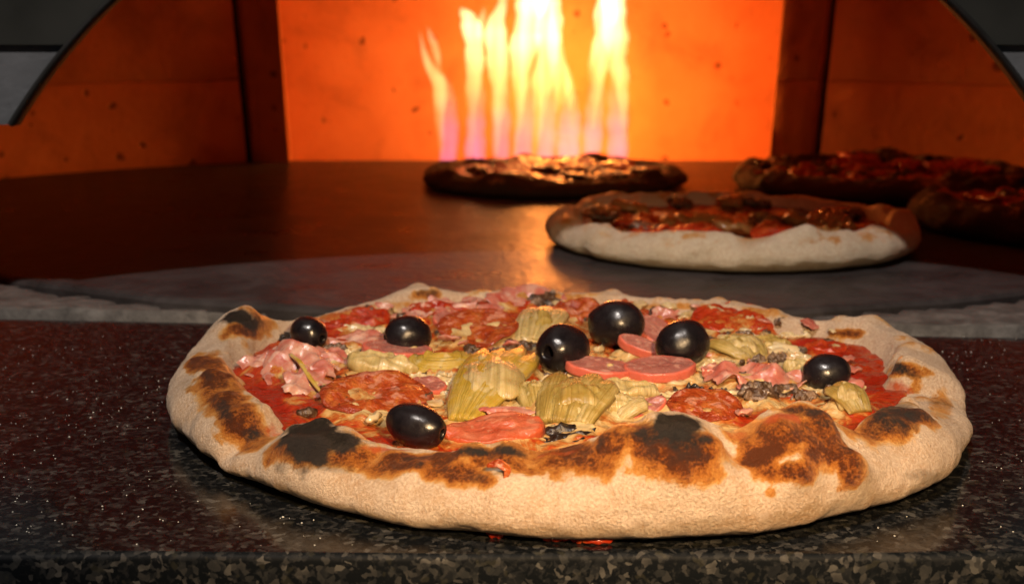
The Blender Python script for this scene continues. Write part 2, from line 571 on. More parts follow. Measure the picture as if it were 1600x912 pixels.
HC, HR = (0.03, 1.37), 0.605      # the round hearth


def build_threshold():
    xs = np.linspace(-0.72, 0.72, 240)
    ys = np.linspace(0, 1, 26)
    X, T = np.meshgrid(xs, ys)
    y0 = edge_y(X) + 0.0025
    Y = y0 + T * 0.24
    Z = 0.0035 + 0.0016 * fbm(np.stack([X * 45, Y * 45, X * 0], -1), 4)
    Y = Y + 0.0012 * pnoise(np.stack([X * 60, X * 0, X * 0 + 3], -1)) * (1 - T)
    Z[0] = -0.02
    Y[0] = Y[1]
    # sink below the hearth
    inside = HR - np.hypot(X - HC[0], Y - HC[1])
    Z = np.where(inside > -0.001, -0.006, Z)
    o = mesh_obj('threshold_stone', np.stack([X, Y, Z], -1).reshape(-1, 3), grid_faces(26, 240, False), M['threshold'])
    return tag(o, kind='structure')


build_threshold()


def build_hearth():
    n = 200
    rs = [0.0, 0.2, 0.4, 0.5, 0.56, HR - 0.006, HR - 0.002, HR, HR]
    zs = [0.008] * 6 + [0.0072, 0.005, -0.02]
    vs = []
    for r, z in zip(rs, zs):
        for k in range(n):
            a = 2 * math.pi * k / n
            rr = r + (0.0012 * math.sin(a * 31) + 0.0008 * math.sin(a * 73 + 1)) * (r > 0.55)
            y = HC[1] + rr * math.sin(a)
            vs.append((HC[0] + rr * math.cos(a), min(y, 1.594), z))
    o = mesh_obj('hearth_floor', vs, grid_faces(len(rs), n), M['hearth'], smooth=False)
    tag(o, kind='structure')
    # stone bed around the disc, under the walls
    o2 = mesh_obj('hearth_bed', [(-0.8, 0.86, 0.003), (0.8, 0.86, 0.003), (0.8, 1.594, 0.003), (-0.8, 1.594, 0.003),
                                 (-0.8, 1.594, -0.08), (0.8, 1.594, -0.08)],
                  [(0, 1, 2, 3), (3, 2, 5, 4)], M['hearth'], smooth=False)
    tag(o2, kind='structure')


build_hearth()

# ------------------------------------------------------------------ oven chamber
OC, OA, OB, OH = (0.0, 1.15), 0.62, 0.484, 0.46


LEAN, WALL_TOP = 0.39, 0.302


def dome_pt(phi, z, off=0.0):
    """walls lean in towards the mouth, the roof closes over them"""
    zw = min(max(z, 0.0), WALL_TOP)
    k = 1.0 if z <= WALL_TOP else math.sqrt(max(0.0, 1 - ((z - WALL_TOP) / (OH - WALL_TOP)) ** 2))
    return (OC[0] + (OA + off) * k * math.sin(phi), OC[1] + (OB - LEAN * zw * max(0.0, math.cos(phi)) + off) * k * math.cos(phi), z)


def phi_of(x):
    return math.asin(x / OA)


chamber = empty('oven_chamber', (0, 1.15, 0.0), kind='structure')


def block(phi0, phi1, z0, z1, th=0.022, mat='brick', name='wall_block', nz=5, na=7):
    """one curved refractory block with rounded arrises"""
    vs = []
    e = 0.0012
    za = [z0, z0 + e] + list(np.linspace(z0, z1, nz)[1:-1]) + [z1 - e, z1]
    pe = e / 0.55
    pa = [phi0, phi0 + pe] + list(np.linspace(phi0, phi1, na)[1:-1]) + [phi1 - pe, phi1]
    nzv, nav = len(za), len(pa)
    for i, z in enumerate(za):
        for j, p in enumerate(pa):
            edge = (i in (0, nzv - 1)) or (j in (0, nav - 1))
            vs.append(dome_pt(p, z, 0.0008 if edge else 0.0))
    f = [tuple(q) for q in grid_faces(nzv, nav, False)]
    ring = [j for j in range(nav)] + [i * nav + nav - 1 for i in range(1, nzv)] + [(nzv - 1) * nav + j for j in range(nav - 2, -1, -1)] + [i * nav for i in range(nzv - 2, 0, -1)]
    b0 = len(vs)
    for r in ring:
        v = vs[r]
        d = math.hypot(v[0] - OC[0], v[1] - OC[1]) or 1
        vs.append((v[0] + (v[0] - OC[0]) / d * th, v[1] + (v[1] - OC[1]) / d * th, v[2]))
    k = len(ring)
    for i in range(k):
        a, b = ring[i], ring[(i + 1) % k]
        f.append((b, a, b0 + i, b0 + (i + 1) % k))
    o = mesh_obj(name, vs, f, M[mat], chamber, smooth=True)
    local(o, (0, 1.15, 0))
    return o


NX0, NX1 = -0.249, 0.287           # burner niche
JX0, JX1 = -0.291, 0.334           # upright joints beside it
phL = [phi_of(JX0) - 0.004, -1.12, -1.58, -2.05]
phR = [phi_of(JX1) + 0.004, 1.12, 1.58, 2.05]
rows = [(-0.004, 0.1000), (0.1004, 0.205), (0.2054, 0.30)]
g = 0.008
for z0, z1 in rows:
    block(phi_of(JX0) + g, phi_of(NX0), z0, z1, na=4)
    block(phi_of(NX1), phi_of(JX1) - g, z0, z1, na=4)
    for k in range(3):
        block(phL[k + 1] + 0.006, phL[k] - 0.006, z0, z1)
        block(phR[k] + 0.006, phR[k + 1] - 0.006, z0, z1)


def shell(name, off, z0, z1, p0, p1, mat, nz=14, na=90):
    vs = []
    for z in np.linspace(z0, z1, nz):
        for p in np.linspace(p0, p1, na):
            x, y, zz = dome_pt(p, z, off)
            vs.append((x, max(y, 0.812), zz))
    o = mesh_obj(name, vs, grid_faces(nz, na, False), M[mat], chamber)
    local(o, (0, 1.15, 0))
    return o


shell('joint_mortar', 0.011, -0.01, 0.305, phi_of(NX1) + 0.006, 2.36, 'soot')
shell('joint_mortar', 0.011, -0.01, 0.305, -2.36, phi_of(NX0) - 0.006, 'soot')
shell('dome_roof', 0.0, 0.302, OH - 0.0005, 0, 2 * math.pi, 'brick', 18, 90)


def quad(name, pts, mat, parent=chamber, nu=1, nv=1):
    o = mesh_obj(name, pts, [(0, 1, 2, 3)], M[mat], parent, smooth=False)
    if parent:
        local(o, parent.location)
    return o


def box(name, x0, x1, y0, y1, z0, z1, mat, parent=None, bev=0.0):
    vs = [(x, y, z) for z in (z0, z1) for y in (y0, y1) for x in (x0, x1)]
    fs = [(0, 2, 3, 1), (4, 5, 7, 6), (0, 1, 5, 4), (1, 3, 7, 5), (3, 2, 6, 7), (2, 0, 4, 6)]
    o = mesh_obj(name, vs, fs, M[mat], parent, smooth=False)
    if parent:
        local(o, parent.location)
    if bev:
        md = o.modifiers.new('bevel', 'BEVEL')
        md.width = bev
        md.segments = 2
    return o


# the burner niche: back slabs, sides, floor of the pit, lintel
NB = 1.80
box('niche_back', -0.36, 0.40, NB, NB + 0.03, -0.09, 0.345, 'brick', chamber, 0.001)
for xa, xb in ((NX0 - 0.03, NX0 - 0.001), (NX1 + 0.001, NX1 + 0.03)):
    vs = []
    for z in (-0.09, 0.345):
        yf = 1.598 - LEAN * 0.80 * max(z, 0)
        sx_ = -0.055 if xa < 0 else 0.055       # the cheeks splay outwards
        vs += [(xa, yf, z), (xb, yf, z), (xa + sx_, NB - 0.001, z), (xb + sx_, NB - 0.001, z)]
    fs = [(0, 2, 3, 1), (4, 5, 7, 6), (0, 1, 5, 4), (1, 3, 7, 5), (3, 2, 6, 7), (2, 0, 4, 6)]
    local(mesh_obj('niche_side', vs, fs, M['brick'], chamber, smooth=False), chamber.location)
box('niche_floor', -0.36, 0.40, 1.596, NB - 0.001, -0.11, -0.0905, 'soot', chamber)
box('niche_lintel', NX0 - 0.11, NX1 + 0.11, 1.46, NB + 0.03, 0.3465, 0.37, 'brick', chamber)

# steel front with its segmental arch
front = empty('oven_front', (0, 0.80, 0.0), 'dark oven front with a wide arched mouth above the counter', 'oven front')
AZ, AR, ACX = -0.085, 0.352, 0.010        # arch centre height and radius
SPZ = 0.110                               # springing


def arch_plate(name, z_lo, z_hi, y0, y1, mat, x_out=0.85, sides=(-1, 1)):
    """plate between two heights with the arch cut out of it (left and right pieces joined over the top)"""
    vs, fs = [], []

    def strip(pin, pout):
        b = len(vs)
        n = len(pin)
        for (x, z) in pin:
            vs.append((x, y0, z))
        for (x, z) in pout:
            vs.append((x, y0, z))
        for (x, z) in pin:
            vs.append((x, y1, z))
        for (x, z) in pout:
            vs.append((x, y1, z))
        for k in range(n - 1):
            i, o_ = b + k, b + n + k
            bi, bo = b + 2 * n + k, b + 3 * n + k
            fs.append((i, o_, o_ + 1, i + 1))
            fs.append((bi, bi + 1, bo + 1, bo))
            fs.append((i, i + 1, bi + 1, bi))
            fs.append((o_, bo, bo + 1, o_ + 1))
        fs.append((b, b + 2 * n, b + 3 * n, b + n))
        fs.append((b + n - 1, b + 2 * n - 1, b + 4 * n - 1, b + 3 * n - 1))

    top = AZ + AR
    if z_hi < top:
        for s in sides:
            zz = np.linspace(z_lo, z_hi, 14)
            pin = [(ACX + s * math.sqrt(AR ** 2 - (z - AZ) ** 2), z) for z in zz]
            pout = [(s * x_out, z) for z in zz]
            strip(pin, pout)
    else:
        a0 = math.asin((z_lo - AZ) / AR)
        pin, pout = [], []
        for a in np.linspace(math.pi - a0, a0, 70):
            x, z = ACX + AR * math.cos(a), AZ + AR * math.sin(a)
            pin.append((x, z))
            t = (x - ACX) / (AR * math.cos(a0))
            k = min(1.0, abs(t) ** 3)
            pout.append((ACX + t * (x_out), z_hi + (z_lo - z_hi) * (1.0 if abs(t) > 0.9999 else 0.0)))
        strip(pin, pout)
    o = mesh_obj(name, vs, fs, M[mat], front, smooth=False)
    local(o, front.location)
    return o


for s in (-1, 1):
    arch_plate('render_band', SPZ, 0.1545, 0.800, 0.806, 'grey_plaster', sides=(s,))
arch_plate('hood_plate', 0.1546, 0.62, 0.797, 0.806, 'dark_steel')
# black arch rim
vs, fs = [], []
aa = np.linspace(math.pi - math.asin((SPZ - AZ) / AR) , math.asin((SPZ - AZ) / AR), 90)
for a in aa:
    for (dr, y) in ((-0.0016, 0.7955), (-0.0016, 0.811), (0.0012, 0.811), (0.0012, 0.7955)):
        vs.append((ACX + (AR + dr) * math.cos(a), y, AZ + (AR + dr) * math.sin(a)))
fs = [(i * 4 + j, i * 4 + (j + 1) % 4, i * 4 + 4 + (j + 1) % 4, i * 4 + 4 + j) for i in range(89) for j in range(4)]
o = mesh_obj('arch_rim', vs, fs, M['trim'], front)
local(o, front.location)
for s in (-1, 1):
    x0 = 0.33
    a, b = sorted((s * x0, s * 0.85))
    box('jamb', a, b, 0.801, 0.815, 0.002, SPZ - 0.001, 'brick', front)

# ------------------------------------------------------------------ flames
TONG = [   # yellow tongues: thin at the root, wide above
    [(690, 250, 3), (689, 215, 5), (686, 185, 8), (690, 160, 11), (688, 140, 12), (682, 118, 11), (669, 98, 7), (661, 76, 4), (656, 50, 1)],
    [(688, 112, 2), (683, 90, 6), (678, 66, 6), (668, 42, 1)],
    [(735, 250, 4), (736, 205, 6), (738, 165, 9), (741, 130, 12), (742, 95, 14), (741, 62, 15), (737, 38, 17), (730, 22, 14), (721, 12, 3)],
    [(748, 60, 6), (752, 35, 7), (757, 12, 2)],
    [(776, 250, 4), (777, 205, 7), (780, 165, 10), (779, 120, 14), (777, 80, 17), (774, 50, 16), (777, 26, 11), (786, 6, 8), (788, -16, 7), (784, -48, 1)],
    [(804, 250, 4), (808, 205, 6), (811, 165, 9), (814, 120, 15), (819, 70, 20), (826, 30, 24), (832, 0, 25), (841, -40, 20), (850, -105, 2)],
    [(832, 250, 4), (840, 205, 7), (845, 165, 12), (850, 120, 18), (856, 70, 19), (859, 25, 19), (857, -15, 16), (850, -60, 12), (846, -115, 2)],
    [(868, 178, 2), (876, 158, 7), (878, 135, 12), (873, 105, 13), (866, 70, 12), (862, 25, 5), (860, 0, 1)],
    [(892, 176, 2), (891, 150, 7), (888, 125, 8), (880, 100, 6), (873, 80, 1)],
    [(926, 205, 3), (929, 170, 6), (934, 135, 10), (938, 95, 14), (943, 50, 17), (949, 0, 16), (952, -50, 10), (948, -105, 1)],
    [(975, 225, 2), (974, 180, 6), (972, 140, 10), (966, 100, 15), (961, 60, 19), (957, 10, 19), (953, -50, 12), (955, -120, 1)],
    [(920, 130, 1), (924, 100, 5), (931, 70, 7), (938, 40, 3)],
]
ROOTS = [   # violet sheaths of the jets
    [(700, 300, 11), (701, 250, 13), (702, 205, 13), (700, 165, 14), (694, 130, 12), (684, 105, 5)],
    [(743, 300, 14), (743, 250, 15), (744, 205, 15), (745, 160, 14), (744, 115, 12), (742, 90, 5)],
    [(783, 300, 13), (783, 250, 14), (784, 205, 15), (784, 160, 14), (781, 115, 13), (779, 85, 5)],
    [(816, 300, 12), (816, 250, 14), (820, 205, 14), (824, 160, 15), (826, 115, 12), (826, 90, 4)],
    [(852, 300, 13), (852, 250, 15), (855, 205, 15), (858, 160, 15), (858, 115, 12), (858, 90, 4)],
    [(886, 300, 16), (887, 250, 18), (890, 205, 18), (891, 165, 16), (886, 130, 12), (880, 105, 4)],
    [(922, 300, 14), (922, 250, 15), (926, 205, 15), (930, 160, 14), (934, 115, 11), (936, 90, 4)],
    [(963, 300, 15), (963, 250, 17), (965, 205, 17), (966, 160, 16), (964, 115, 12), (962, 90, 4)],
]
fire = empty('gas_fire', (0.04, 1.665, -0.06), 'row of tall yellow gas flames with violet roots at the back of the oven', 'fire')
for k, tg in enumerate(TONG + ROOTS):
    yy = 1.665 + 0.013 * math.sin(k * 2.4)
    tg = [(u, v, w * (1.08 if k < len(TONG) else 1.05)) for u, v, w in tg]
    P = [at_y(u, v, yy) for u, v, w in tg]
    Rr = [w / ppm(p) for p, (u, v, w) in zip(P, tg)]
    t = np.arange(len(P))
    tt = np.linspace(0, len(P) - 1, 40)
    P = np.array(P)
    C = np.stack([np.interp(tt, t, P[:, i]) for i in range(3)], 1)
    # smooth
    for _ in range(3):
        C[1:-1] = (C[:-2] + 2 * C[1:-1] + C[2:]) / 4
    R_ = np.interp(tt, t, Rr)
    for _ in range(2):
        R_[1:-1] = (R_[:-2] + 2 * R_[1:-1] + R_[2:]) / 4
    R_[0] *= 0.3
    n = 20
    vs = []
    wob = 0.16 * R_ * fbm(np.stack([C[:, 2] * 38, C[:, 2] * 0 + k * 3.3, C[:, 2] * 0], -1), 3)
    R_ = R_ * (1 + 0.22 * fbm(np.stack([C[:, 2] * 45, C[:, 2] * 0 + k * 5.1, C[:, 2] * 0 + 2], -1), 3))
    for i in range(40):
        for j in range(n):
            a = 2 * math.pi * j / n
            vs.append((C[i, 0] + wob[i] + R_[i] * math.cos(a), C[i, 1] + 0.9 * R_[i] * math.sin(a), C[i, 2]))
    fs = [tuple(q) for q in grid_faces(40, n)] + [tuple(range(n))[::-1], tuple(range(39 * n, 40 * n))]
    o = mesh_obj('flame' if k < len(TONG) else 'flame_root', vs, fs, M['flame' if k < len(TONG) else 'flame_root'], fire)
    local(o, fire.location)
box('burner_bar', -0.10, 0.18, 1.635, 1.695, -0.088, -0.058, 'burner', fire, 0.004)


# ------------------------------------------------------------------ pizza crust
def catmull_periodic(ang, val, q):
    idx = np.argsort(ang)
    a = np.asarray(ang)[idx]
    v = np.asarray(val)[idx]
    a = np.concatenate([a[-2:] - 2 * math.pi, a, a[:2] + 2 * math.pi])
    v = np.concatenate([v[-2:], v, v[:2]])
    out = np.interp(q, a, v)
    k = np.hanning(31)
    k /= k.sum()
    return np.convolve(np.concatenate([out[-15:], out, out[:15]]), k, 'valid')


RIDGE = 0.62


class Crust:
    """revolved dough: underside, bulging rim with bubbles, sunken middle"""

    def __init__(self, c, R, H, Wd, zin, na=720, seed=0, z0=0.0, rough=1.0):
        self.c, self.na, self.z0 = np.array([c[0], c[1], z0]), na, z0
        th = np.arange(na) / na * 2 * math.pi
        self.th, self.R, self.Wd, self.zin = th, R, Wd, zin
        cols_d, cols_z, sp = [], [], []
        d0 = RIDGE * Wd
        for a in np.linspace(-90, 90, 58):
            ar = rad(a)
            cols_d.append(d0 * (1 - max(0, math.cos(ar)) ** (0.80 if a < 0 else 1.12)))
            zc = 0.40 * H
            cols_z.append(zc + zc * math.sin(ar) if a < 0 else zc + (H - zc) * math.sin(ar) ** 0.95)
        for t in np.linspace(0, 1, 34)[1:]:
            cols_d.append(d0 + (Wd - d0) * t)
            cols_z.append(zin + (H - zin) * (0.5 + 0.5 * math.cos(math.pi * t ** 0.9)))
        D, Z = np.array(cols_d), np.array(cols_z)
        r = self.R[None, :] - D
        rows_r, rows_z = [r], [Z]
        inner = r[-1]
        for k in (0.8, 0.5, 0.2, 0.0):
            rows_r.append(inner[None] * k)
            rows_z.append(np.full((1, na), zin))
        rr = np.concatenate(rows_r)
        zz = np.concatenate(rows_z)
        # underside first
        ur = [self.R - d0[0] * 1.0] if False else []
        X = rr * np.cos(th) + c[0]
        Y = rr * np.sin(th) + c[1]
        self.P = np.stack([X, Y, zz + z0], -1)
        self.nr = self.P.shape[0]
        self.seed = seed
        p = self.P
        q = p * 1.0 + seed
        n = self.normals()
        env = np.clip(np.minimum((p[..., 2] - z0) / 0.006, 1), 0, 1)[..., None]
        lump = (0.0016 * fbm(q * 34, 2) + 0.00045 * fbm(q * 130, 2) + 0.00022 * fbm(q * 520, 2)) * rough
        self.P = p + n * lump[..., None] * env

    def normals(self):
        p = self.P
        du = np.roll(p, -1, 1) - np.roll(p, 1, 1)
        dv = np.gradient(p, axis=0)
        n = np.cross(du, dv)
        n /= np.linalg.norm(n, axis=-1, keepdims=True) + 1e-12
        return n

    def faces(self):
        return grid_faces(self.nr, self.na)

    def bvh(self):
        return BVHTree.FromPolygons([tuple(v) for v in self.P.reshape(-1, 3)], [tuple(f) for f in self.faces().tolist()])

    def bubble(self, p, amp, r, lift=0.6):
        d = np.linalg.norm(self.P - np.asarray(p), axis=-1)
        n = self.normals()
        dirv = n * (1 - lift) + np.array([0, 0, 1.0]) * lift
        self.P = self.P + dirv * (amp * np.exp(-(d / r) ** 2.4))[..., None]


def hit(b, u, v):
    d = ray(u, v)
    loc, nrm, i, dist = b.ray_cast(Vector(CAM), Vector(d))
    if loc is None:
        return None, None
    return np.array(loc), np.array(nrm)


def blob_field(P, b, blobs, seed=0.0, wob=0.30, freq=90, lo=0.45, hi=1.30):
    """patches given as picture places, laid in the tangent plane of the surface they hit"""
    val = np.zeros(P.shape[:-1])
    wn = fbm(P * freq + seed, 3) * wob
    for (u, v, ru, rv, s) in blobs:
        p, n = hit(b, u, v)
        if p is None:
            continue
        if np.dot(n, CAM - p) < 0:
            n = -n
        # widen very grazing patches less
        e1 = np.cross(n, [0, 0, 1.0])
        if np.linalg.norm(e1) < 1e-3:
            e1 = np.array([1.0, 0, 0])
        e1 /= np.linalg.norm(e1)
        e2 = np.cross(n, e1)
        p0 = proj(p)
        h = 1e-4
        J = np.stack([(proj(p + h * e1) - p0) / h, (proj(p + h * e2) - p0) / h], 1)
        d = P - p
        a1, a2, a3 = d @ e1, d @ e2, d @ n
        pu = J[0, 0] * a1 + J[0, 1] * a2
        pv = J[1, 0] * a1 + J[1, 1] * a2
        k = ppm(p)
        dd = np.sqrt((pu / ru) ** 2 + (pv / rv) ** 2 + (a3 * k / (1.2 * max(ru, rv))) ** 2)
        val = np.maximum(val, s * (1 - sstep(lo, hi, dd + wn)))
    return val


PC = (0.028, 0.603)
OUT = [(262, 612, .011, 0), (266, 640, .010, 0), (288, 680, .0075, 0), (330, 716, .0064, 0), (395, 744, .0064, 0), (450, 765, .0064, 0), (520, 785, .0064, 0),
       (600, 801, .0064, 0), (700, 818, .0064, 0), (800, 830, .0064, 0), (900, 836, .0064, 0), (1000, 838, .0064, 0), (1100, 836, .0064, 0),
       (1200, 828, .0064, 0), (1300, 806, .0064, 0), (1380, 785, .0064, 0), (1440, 762, .0075, 0), (1490, 728, .010, 0), (1510, 690, .011, 0),
       (1512, 640, .012, 0), (1500, 600, .013, 0), (1480, 566, .015, 0.001), (1450, 537, .018, 0.003), (1400, 512, .020, .006), (1340, 501, .021, .009), (1270, 496, .021, .011),
       (1225, 488, .021, .012), (1160, 477, .021, .012), (1100, 473, .021, .012), (1040, 467, .021, .012), (980, 461, .021, .012), (900, 455, .021, .012), (830, 456, .021, .012),
       (770, 456, .021, .012), (700, 454, .022, .012), (650, 454, .023, .012), (600, 464, .022, .012), (560, 478, .021, .012), (520, 484, .021, .012), (480, 494, .020, .011), (440, 506, .019, .009),
       (400, 508, .019, .006), (350, 515, .018, .004), (300, 545, .015, .001), (274, 578, .013, 0)]
ang, val = [], []
for (u, v, z, ex) in OUT:
    p = at_z(u, v, z)
    dx, dy = p[0] - PC[0], p[1] - PC[1]
    ang.append(math.atan2(dy, dx) % (2 * math.pi))
    val.append(math.hypot(dx, dy) + ex)
NA = 900
th = np.arange(NA) / NA * 2 * math.pi
R1 = catmull_periodic(ang, val, th)
n1 = pnoise(np.stack([np.cos(th) * 2.2, np.sin(th) * 2.2, th * 0 + 5], -1))
n2 = pnoise(np.stack([np.cos(th) * 6, np.sin(th) * 6, th * 0 + 9], -1))
frontness = 0.5 - 0.5 * np.sin(th)          # 1 at the camera side
H1 = 0.0215 + 0.0050 * frontness ** 2 + 0.0016 * n1 + 0.0012 * n2
W1 = 0.033 + 0.006 * frontness + 0.003 * n1 + 0.002 * n2
RIM = [(425, 700), (445, 676), (495, 656), (535, 672), (565, 690), (620, 704), (700, 707), (740, 698), (768, 704), (795, 696), (830, 706), (870, 704), (920, 686), (980, 668),
       (1020, 652), (1062, 646), (1100, 662), (1135, 692), (1160, 670), (1200, 644), (1250, 634), (1295, 650), (1335, 680), (1352, 660), (1390, 636), (1435, 632), (1475, 652), (1498, 668)]
ru_, rv_ = np.array(RIM, float).T
rx, ry = PC[0] + (R1 - RIDGE * W1) * np.cos(th), PC[1] + (R1 - RIDGE * W1) * np.sin(th)
Ht = H1.copy()
for _ in range(4):
    pr = proj(np.stack([rx, ry, Ht], -1))
    tgt = np.interp(pr[:, 0], ru_, rv_)
    dz = (pr[:, 1] - tgt) / np.array([ppm((a, b, c)) for a, b, c in zip(rx, ry, Ht)]) / 0.95
    ok = (np.sin(th) < -0.12) & (pr[:, 0] > 425) & (pr[:, 0] < 1498)
    Ht = np.where(ok, np.clip(Ht + dz, .012, .044), Ht)
kk = np.hanning(13)
kk /= kk.sum()
H1 = np.convolve(np.concatenate([Ht[-6:], Ht, Ht[:6]]), kk, 'valid')
crust = Crust(PC, R1, H1, W1, 0.0095, NA, seed=3.1)
b0 = crust.bvh()
BUB = [(372, 515, .0100, .0150, .8), (440, 712, .003, .009, .3), (1335, 735, .003, .010, .2), (1415, 585, .004, .010, .8), (648, 462, .0050, .022, .9),
       (1330, 525, .003, .012, .7), (330, 600, .002, .012, .6), (1470, 640, .002, .016, .3), (630, 760, .002, .02, .1), (1240, 700, .0035, .016, .1), (1070, 700, .003, .018, .1), (500, 715, .003, .014, .2), (1410, 670, .003, .014, .2)]
for (u, v, amp, r, lift) in BUB:
    p, n = hit(b0, u, v)
    if p is not None:
        crust.bubble(p, amp, r, lift)
# creases between the blisters
for (u, v, amp, r) in ((428, 722, -.003, .006), (1140, 705, -.003, .008), (1345, 700, -.003, .007), (410, 560, -.002, .008), (1420, 690, -.0015, .006)):
    p, n = hit(b0, u, v)
    if p is not None:
        crust.bubble(p, amp, r, 0.4)
# many small blisters along the rim
rb_ = random.Random(44)
dots = []
for k in range(80):
    a = rb_.uniform(0, 2 * math.pi)
    i_ = int(a / (2 * math.pi) * NA) % NA
    d_ = W1[i_] * rb_.uniform(.30, .92)
    row = int(np.argmin(np.abs(np.hypot(crust.P[15:90, i_, 0] - PC[0], crust.P[15:90, i_, 1] - PC[1]) - (R1[i_] - d_)))) + 15
    p = crust.P[row, i_].copy()
    r = rb_.uniform(.0024, .0062)
    crust.bubble(p, r * rb_.uniform(.32, .55), r, .3)
    dots.append((p, r, rb_.random()))
bq = crust.bvh()
for (u, v, r) in ((738, 708, .0062), (790, 705, .0062), (690, 716, .0040), (862, 716, .0045), (945, 696, .0050), (985, 684, .0052), (1112, 700, .0062), (1290, 664, .0060), (1212, 668, .0055), (1338, 728, .0060),
                  (1375, 656, .0048), (1440, 650, .0046), (330, 588, .0050), (350, 622, .0050), (376, 655, .0060), (402, 692, .0060), (560, 706, .0050), (610, 716, .0045), (1250, 735, .0050), (1060, 735, .0050), (655, 732, .0040), (1170, 700, .0045), (1025, 712, .0045)):
    p, n = hit(bq, u, v)
    if p is not None:
        crust.bubble(p, r * .52, r, .15)
        dots.append((p + n * .001, r * .9, .5 + .5 * ((u * 7) % 10) / 10))
b1 = crust.bvh()
BROWN = [(325, 568, 40, 24, .9), (335, 590, 46, 30, 1), (345, 615, 46, 30, 1), (365, 640, 46, 30, 1), (385, 665, 46, 30, 1), (400, 690, 34, 22, .8), (365, 590, 30, 34, .6),
         (378, 515, 34, 14, 1), (410, 505, 20, 26, .6), (470, 700, 70, 30, .8), (545, 712, 50, 22, .9), (620, 722, 70, 20, 1), (700, 735, 65, 24, .95), (690, 712, 60, 18, 1), (770, 715, 70, 20, .9), (840, 712, 60, 22, .8),
         (745, 745, 20, 9, .6), (905, 712, 70, 26, .9), (860, 722, 50, 16, .55), (960, 692, 60, 30, 1), (1010, 690, 60, 34, 1), (1060, 700, 85, 48, 1), (1100, 735, 45, 20, .7), (1130, 700, 26, 26, .7), (1080, 745, 40, 12, .5),
         (1180, 668, 55, 26, .6), (1240, 672, 80, 40, 1), (1290, 690, 50, 50, 1), (1235, 738, 62, 22, .9), (1330, 715, 26, 44, .95), (1335, 752, 14, 16, .8), (1255, 640, 50, 14, 1),
         (1400, 650, 72, 24, 1), (1365, 665, 25, 14, .8), (1455, 660, 25, 9, .7), (1410, 577, 48, 11, .9), (1430, 605, 12, 14, .5), (1327, 522, 26, 9, .8), (665, 462, 26, 9, .7), (520, 492, 60, 8, .5), (600, 480, 50, 8, .35), (880, 462, 60, 6, .35), (1060, 478, 60, 6, .4),
         (1190, 485, 40, 8, .4), (1112, 745, 20, 10, .45), (1205, 770, 12, 8, .4), (1470, 632, 22, 9, .35), (1005, 735, 40, 14, .4), (1160, 690, 40, 10, .5)]
CHAR = [(372, 492, 34, 13, 1.0), (395, 505, 16, 14, .7), (485, 678, 52, 22, 1.1), (530, 690, 42, 20, 1.0), (470, 705, 40, 16, .75), (455, 728, 46, 14, .33), (520, 728, 50, 10, .4), (350, 640, 16, 12, .5), (395, 680, 18, 12, .6), (325, 585, 12, 12, .3),
        (1062, 662, 46, 22, 1.05), (1020, 678, 40, 20, .7), (1075, 690, 42, 18, .7), (1070, 715, 45, 12, .45), (1250, 642, 40, 9, .5), (1236, 722, 12, 8, .3), (1325, 700, 10, 8, .3), (1290, 660, 20, 8, .5),
        (1395, 640, 52, 14, .65), (1450, 652, 26, 8, .6), (1400, 574, 30, 9, .8), (1470, 630, 24, 9, .42), (1450, 745, 34, 14, .30), (738, 703, 34, 9, .7), (792, 702, 32, 9, .75), (745, 745, 18, 8, .38), (668, 457, 22, 6, .5), (635, 718, 14, 6, .4), (1112, 748, 8, 5, .3),
        (290, 600, 10, 12, .18), (1395, 610, 25, 6, .15), (490, 500, 20, 6, .3)]
brown = blob_field(crust.P, b1, BROWN, 1.0, .36, 120)
char = blob_field(crust.P, b1, CHAR, 4.0, .30, 140)
stain = blob_field(crust.P, b1, [(1225, 650, 30, 6, .6), (430, 680, 22, 22, .4), (600, 702, 50, 6, .5), (1325, 640, 30, 20, .5), (500, 500, 60, 6, .4), (1400, 610, 30, 20, .5), (1150, 680, 24, 12, .35), (870, 708, 50, 5, .3), (1000, 668, 30, 6, .4)], 9.0, .3, 150)
for (p, r, t) in dots:
    d_ = np.linalg.norm(crust.P - p, axis=-1) / r
    near = 1 - sstep(.5, 1.5, d_)
    amb = .35 + .65 * brown          # browner where the rim is already browned
    brown = np.maximum(brown, near * amb * (.9 if t > .45 else .5))
    if t > .72:
        char = np.maximum(char, (1 - sstep(.1, 1.0, d_)) * .55 * amb)
# the sauced middle is not seen as dough: keep a browned inner edge
pizza = empty('pizza', (PC[0], PC[1], 0.0), 'large front pizza with black olives, salami, ham and artichokes on the granite counter', 'pizza')


def part(o, parent, label=None):
    o.parent = parent
    local(o, parent.location)
    if label:
        o['label'] = label
    return o


co_ = mesh_obj('crust', crust.P.reshape(-1, 3), crust.faces(), M['dough'], None, attrs={'brown': brown.ravel(), 'char': char.ravel(), 'stain': stain.ravel()})
part(co_, pizza)
# underside sheet closing the dough
nb = crust.P[0]
vs = [tuple(v) for v in nb] + [(PC[0], PC[1], 0.0012)]
fs = [(i, NA, (i + 1) % NA) for i in range(NA)]
part(mesh_obj('underside', vs, fs, M['dough']), pizza)


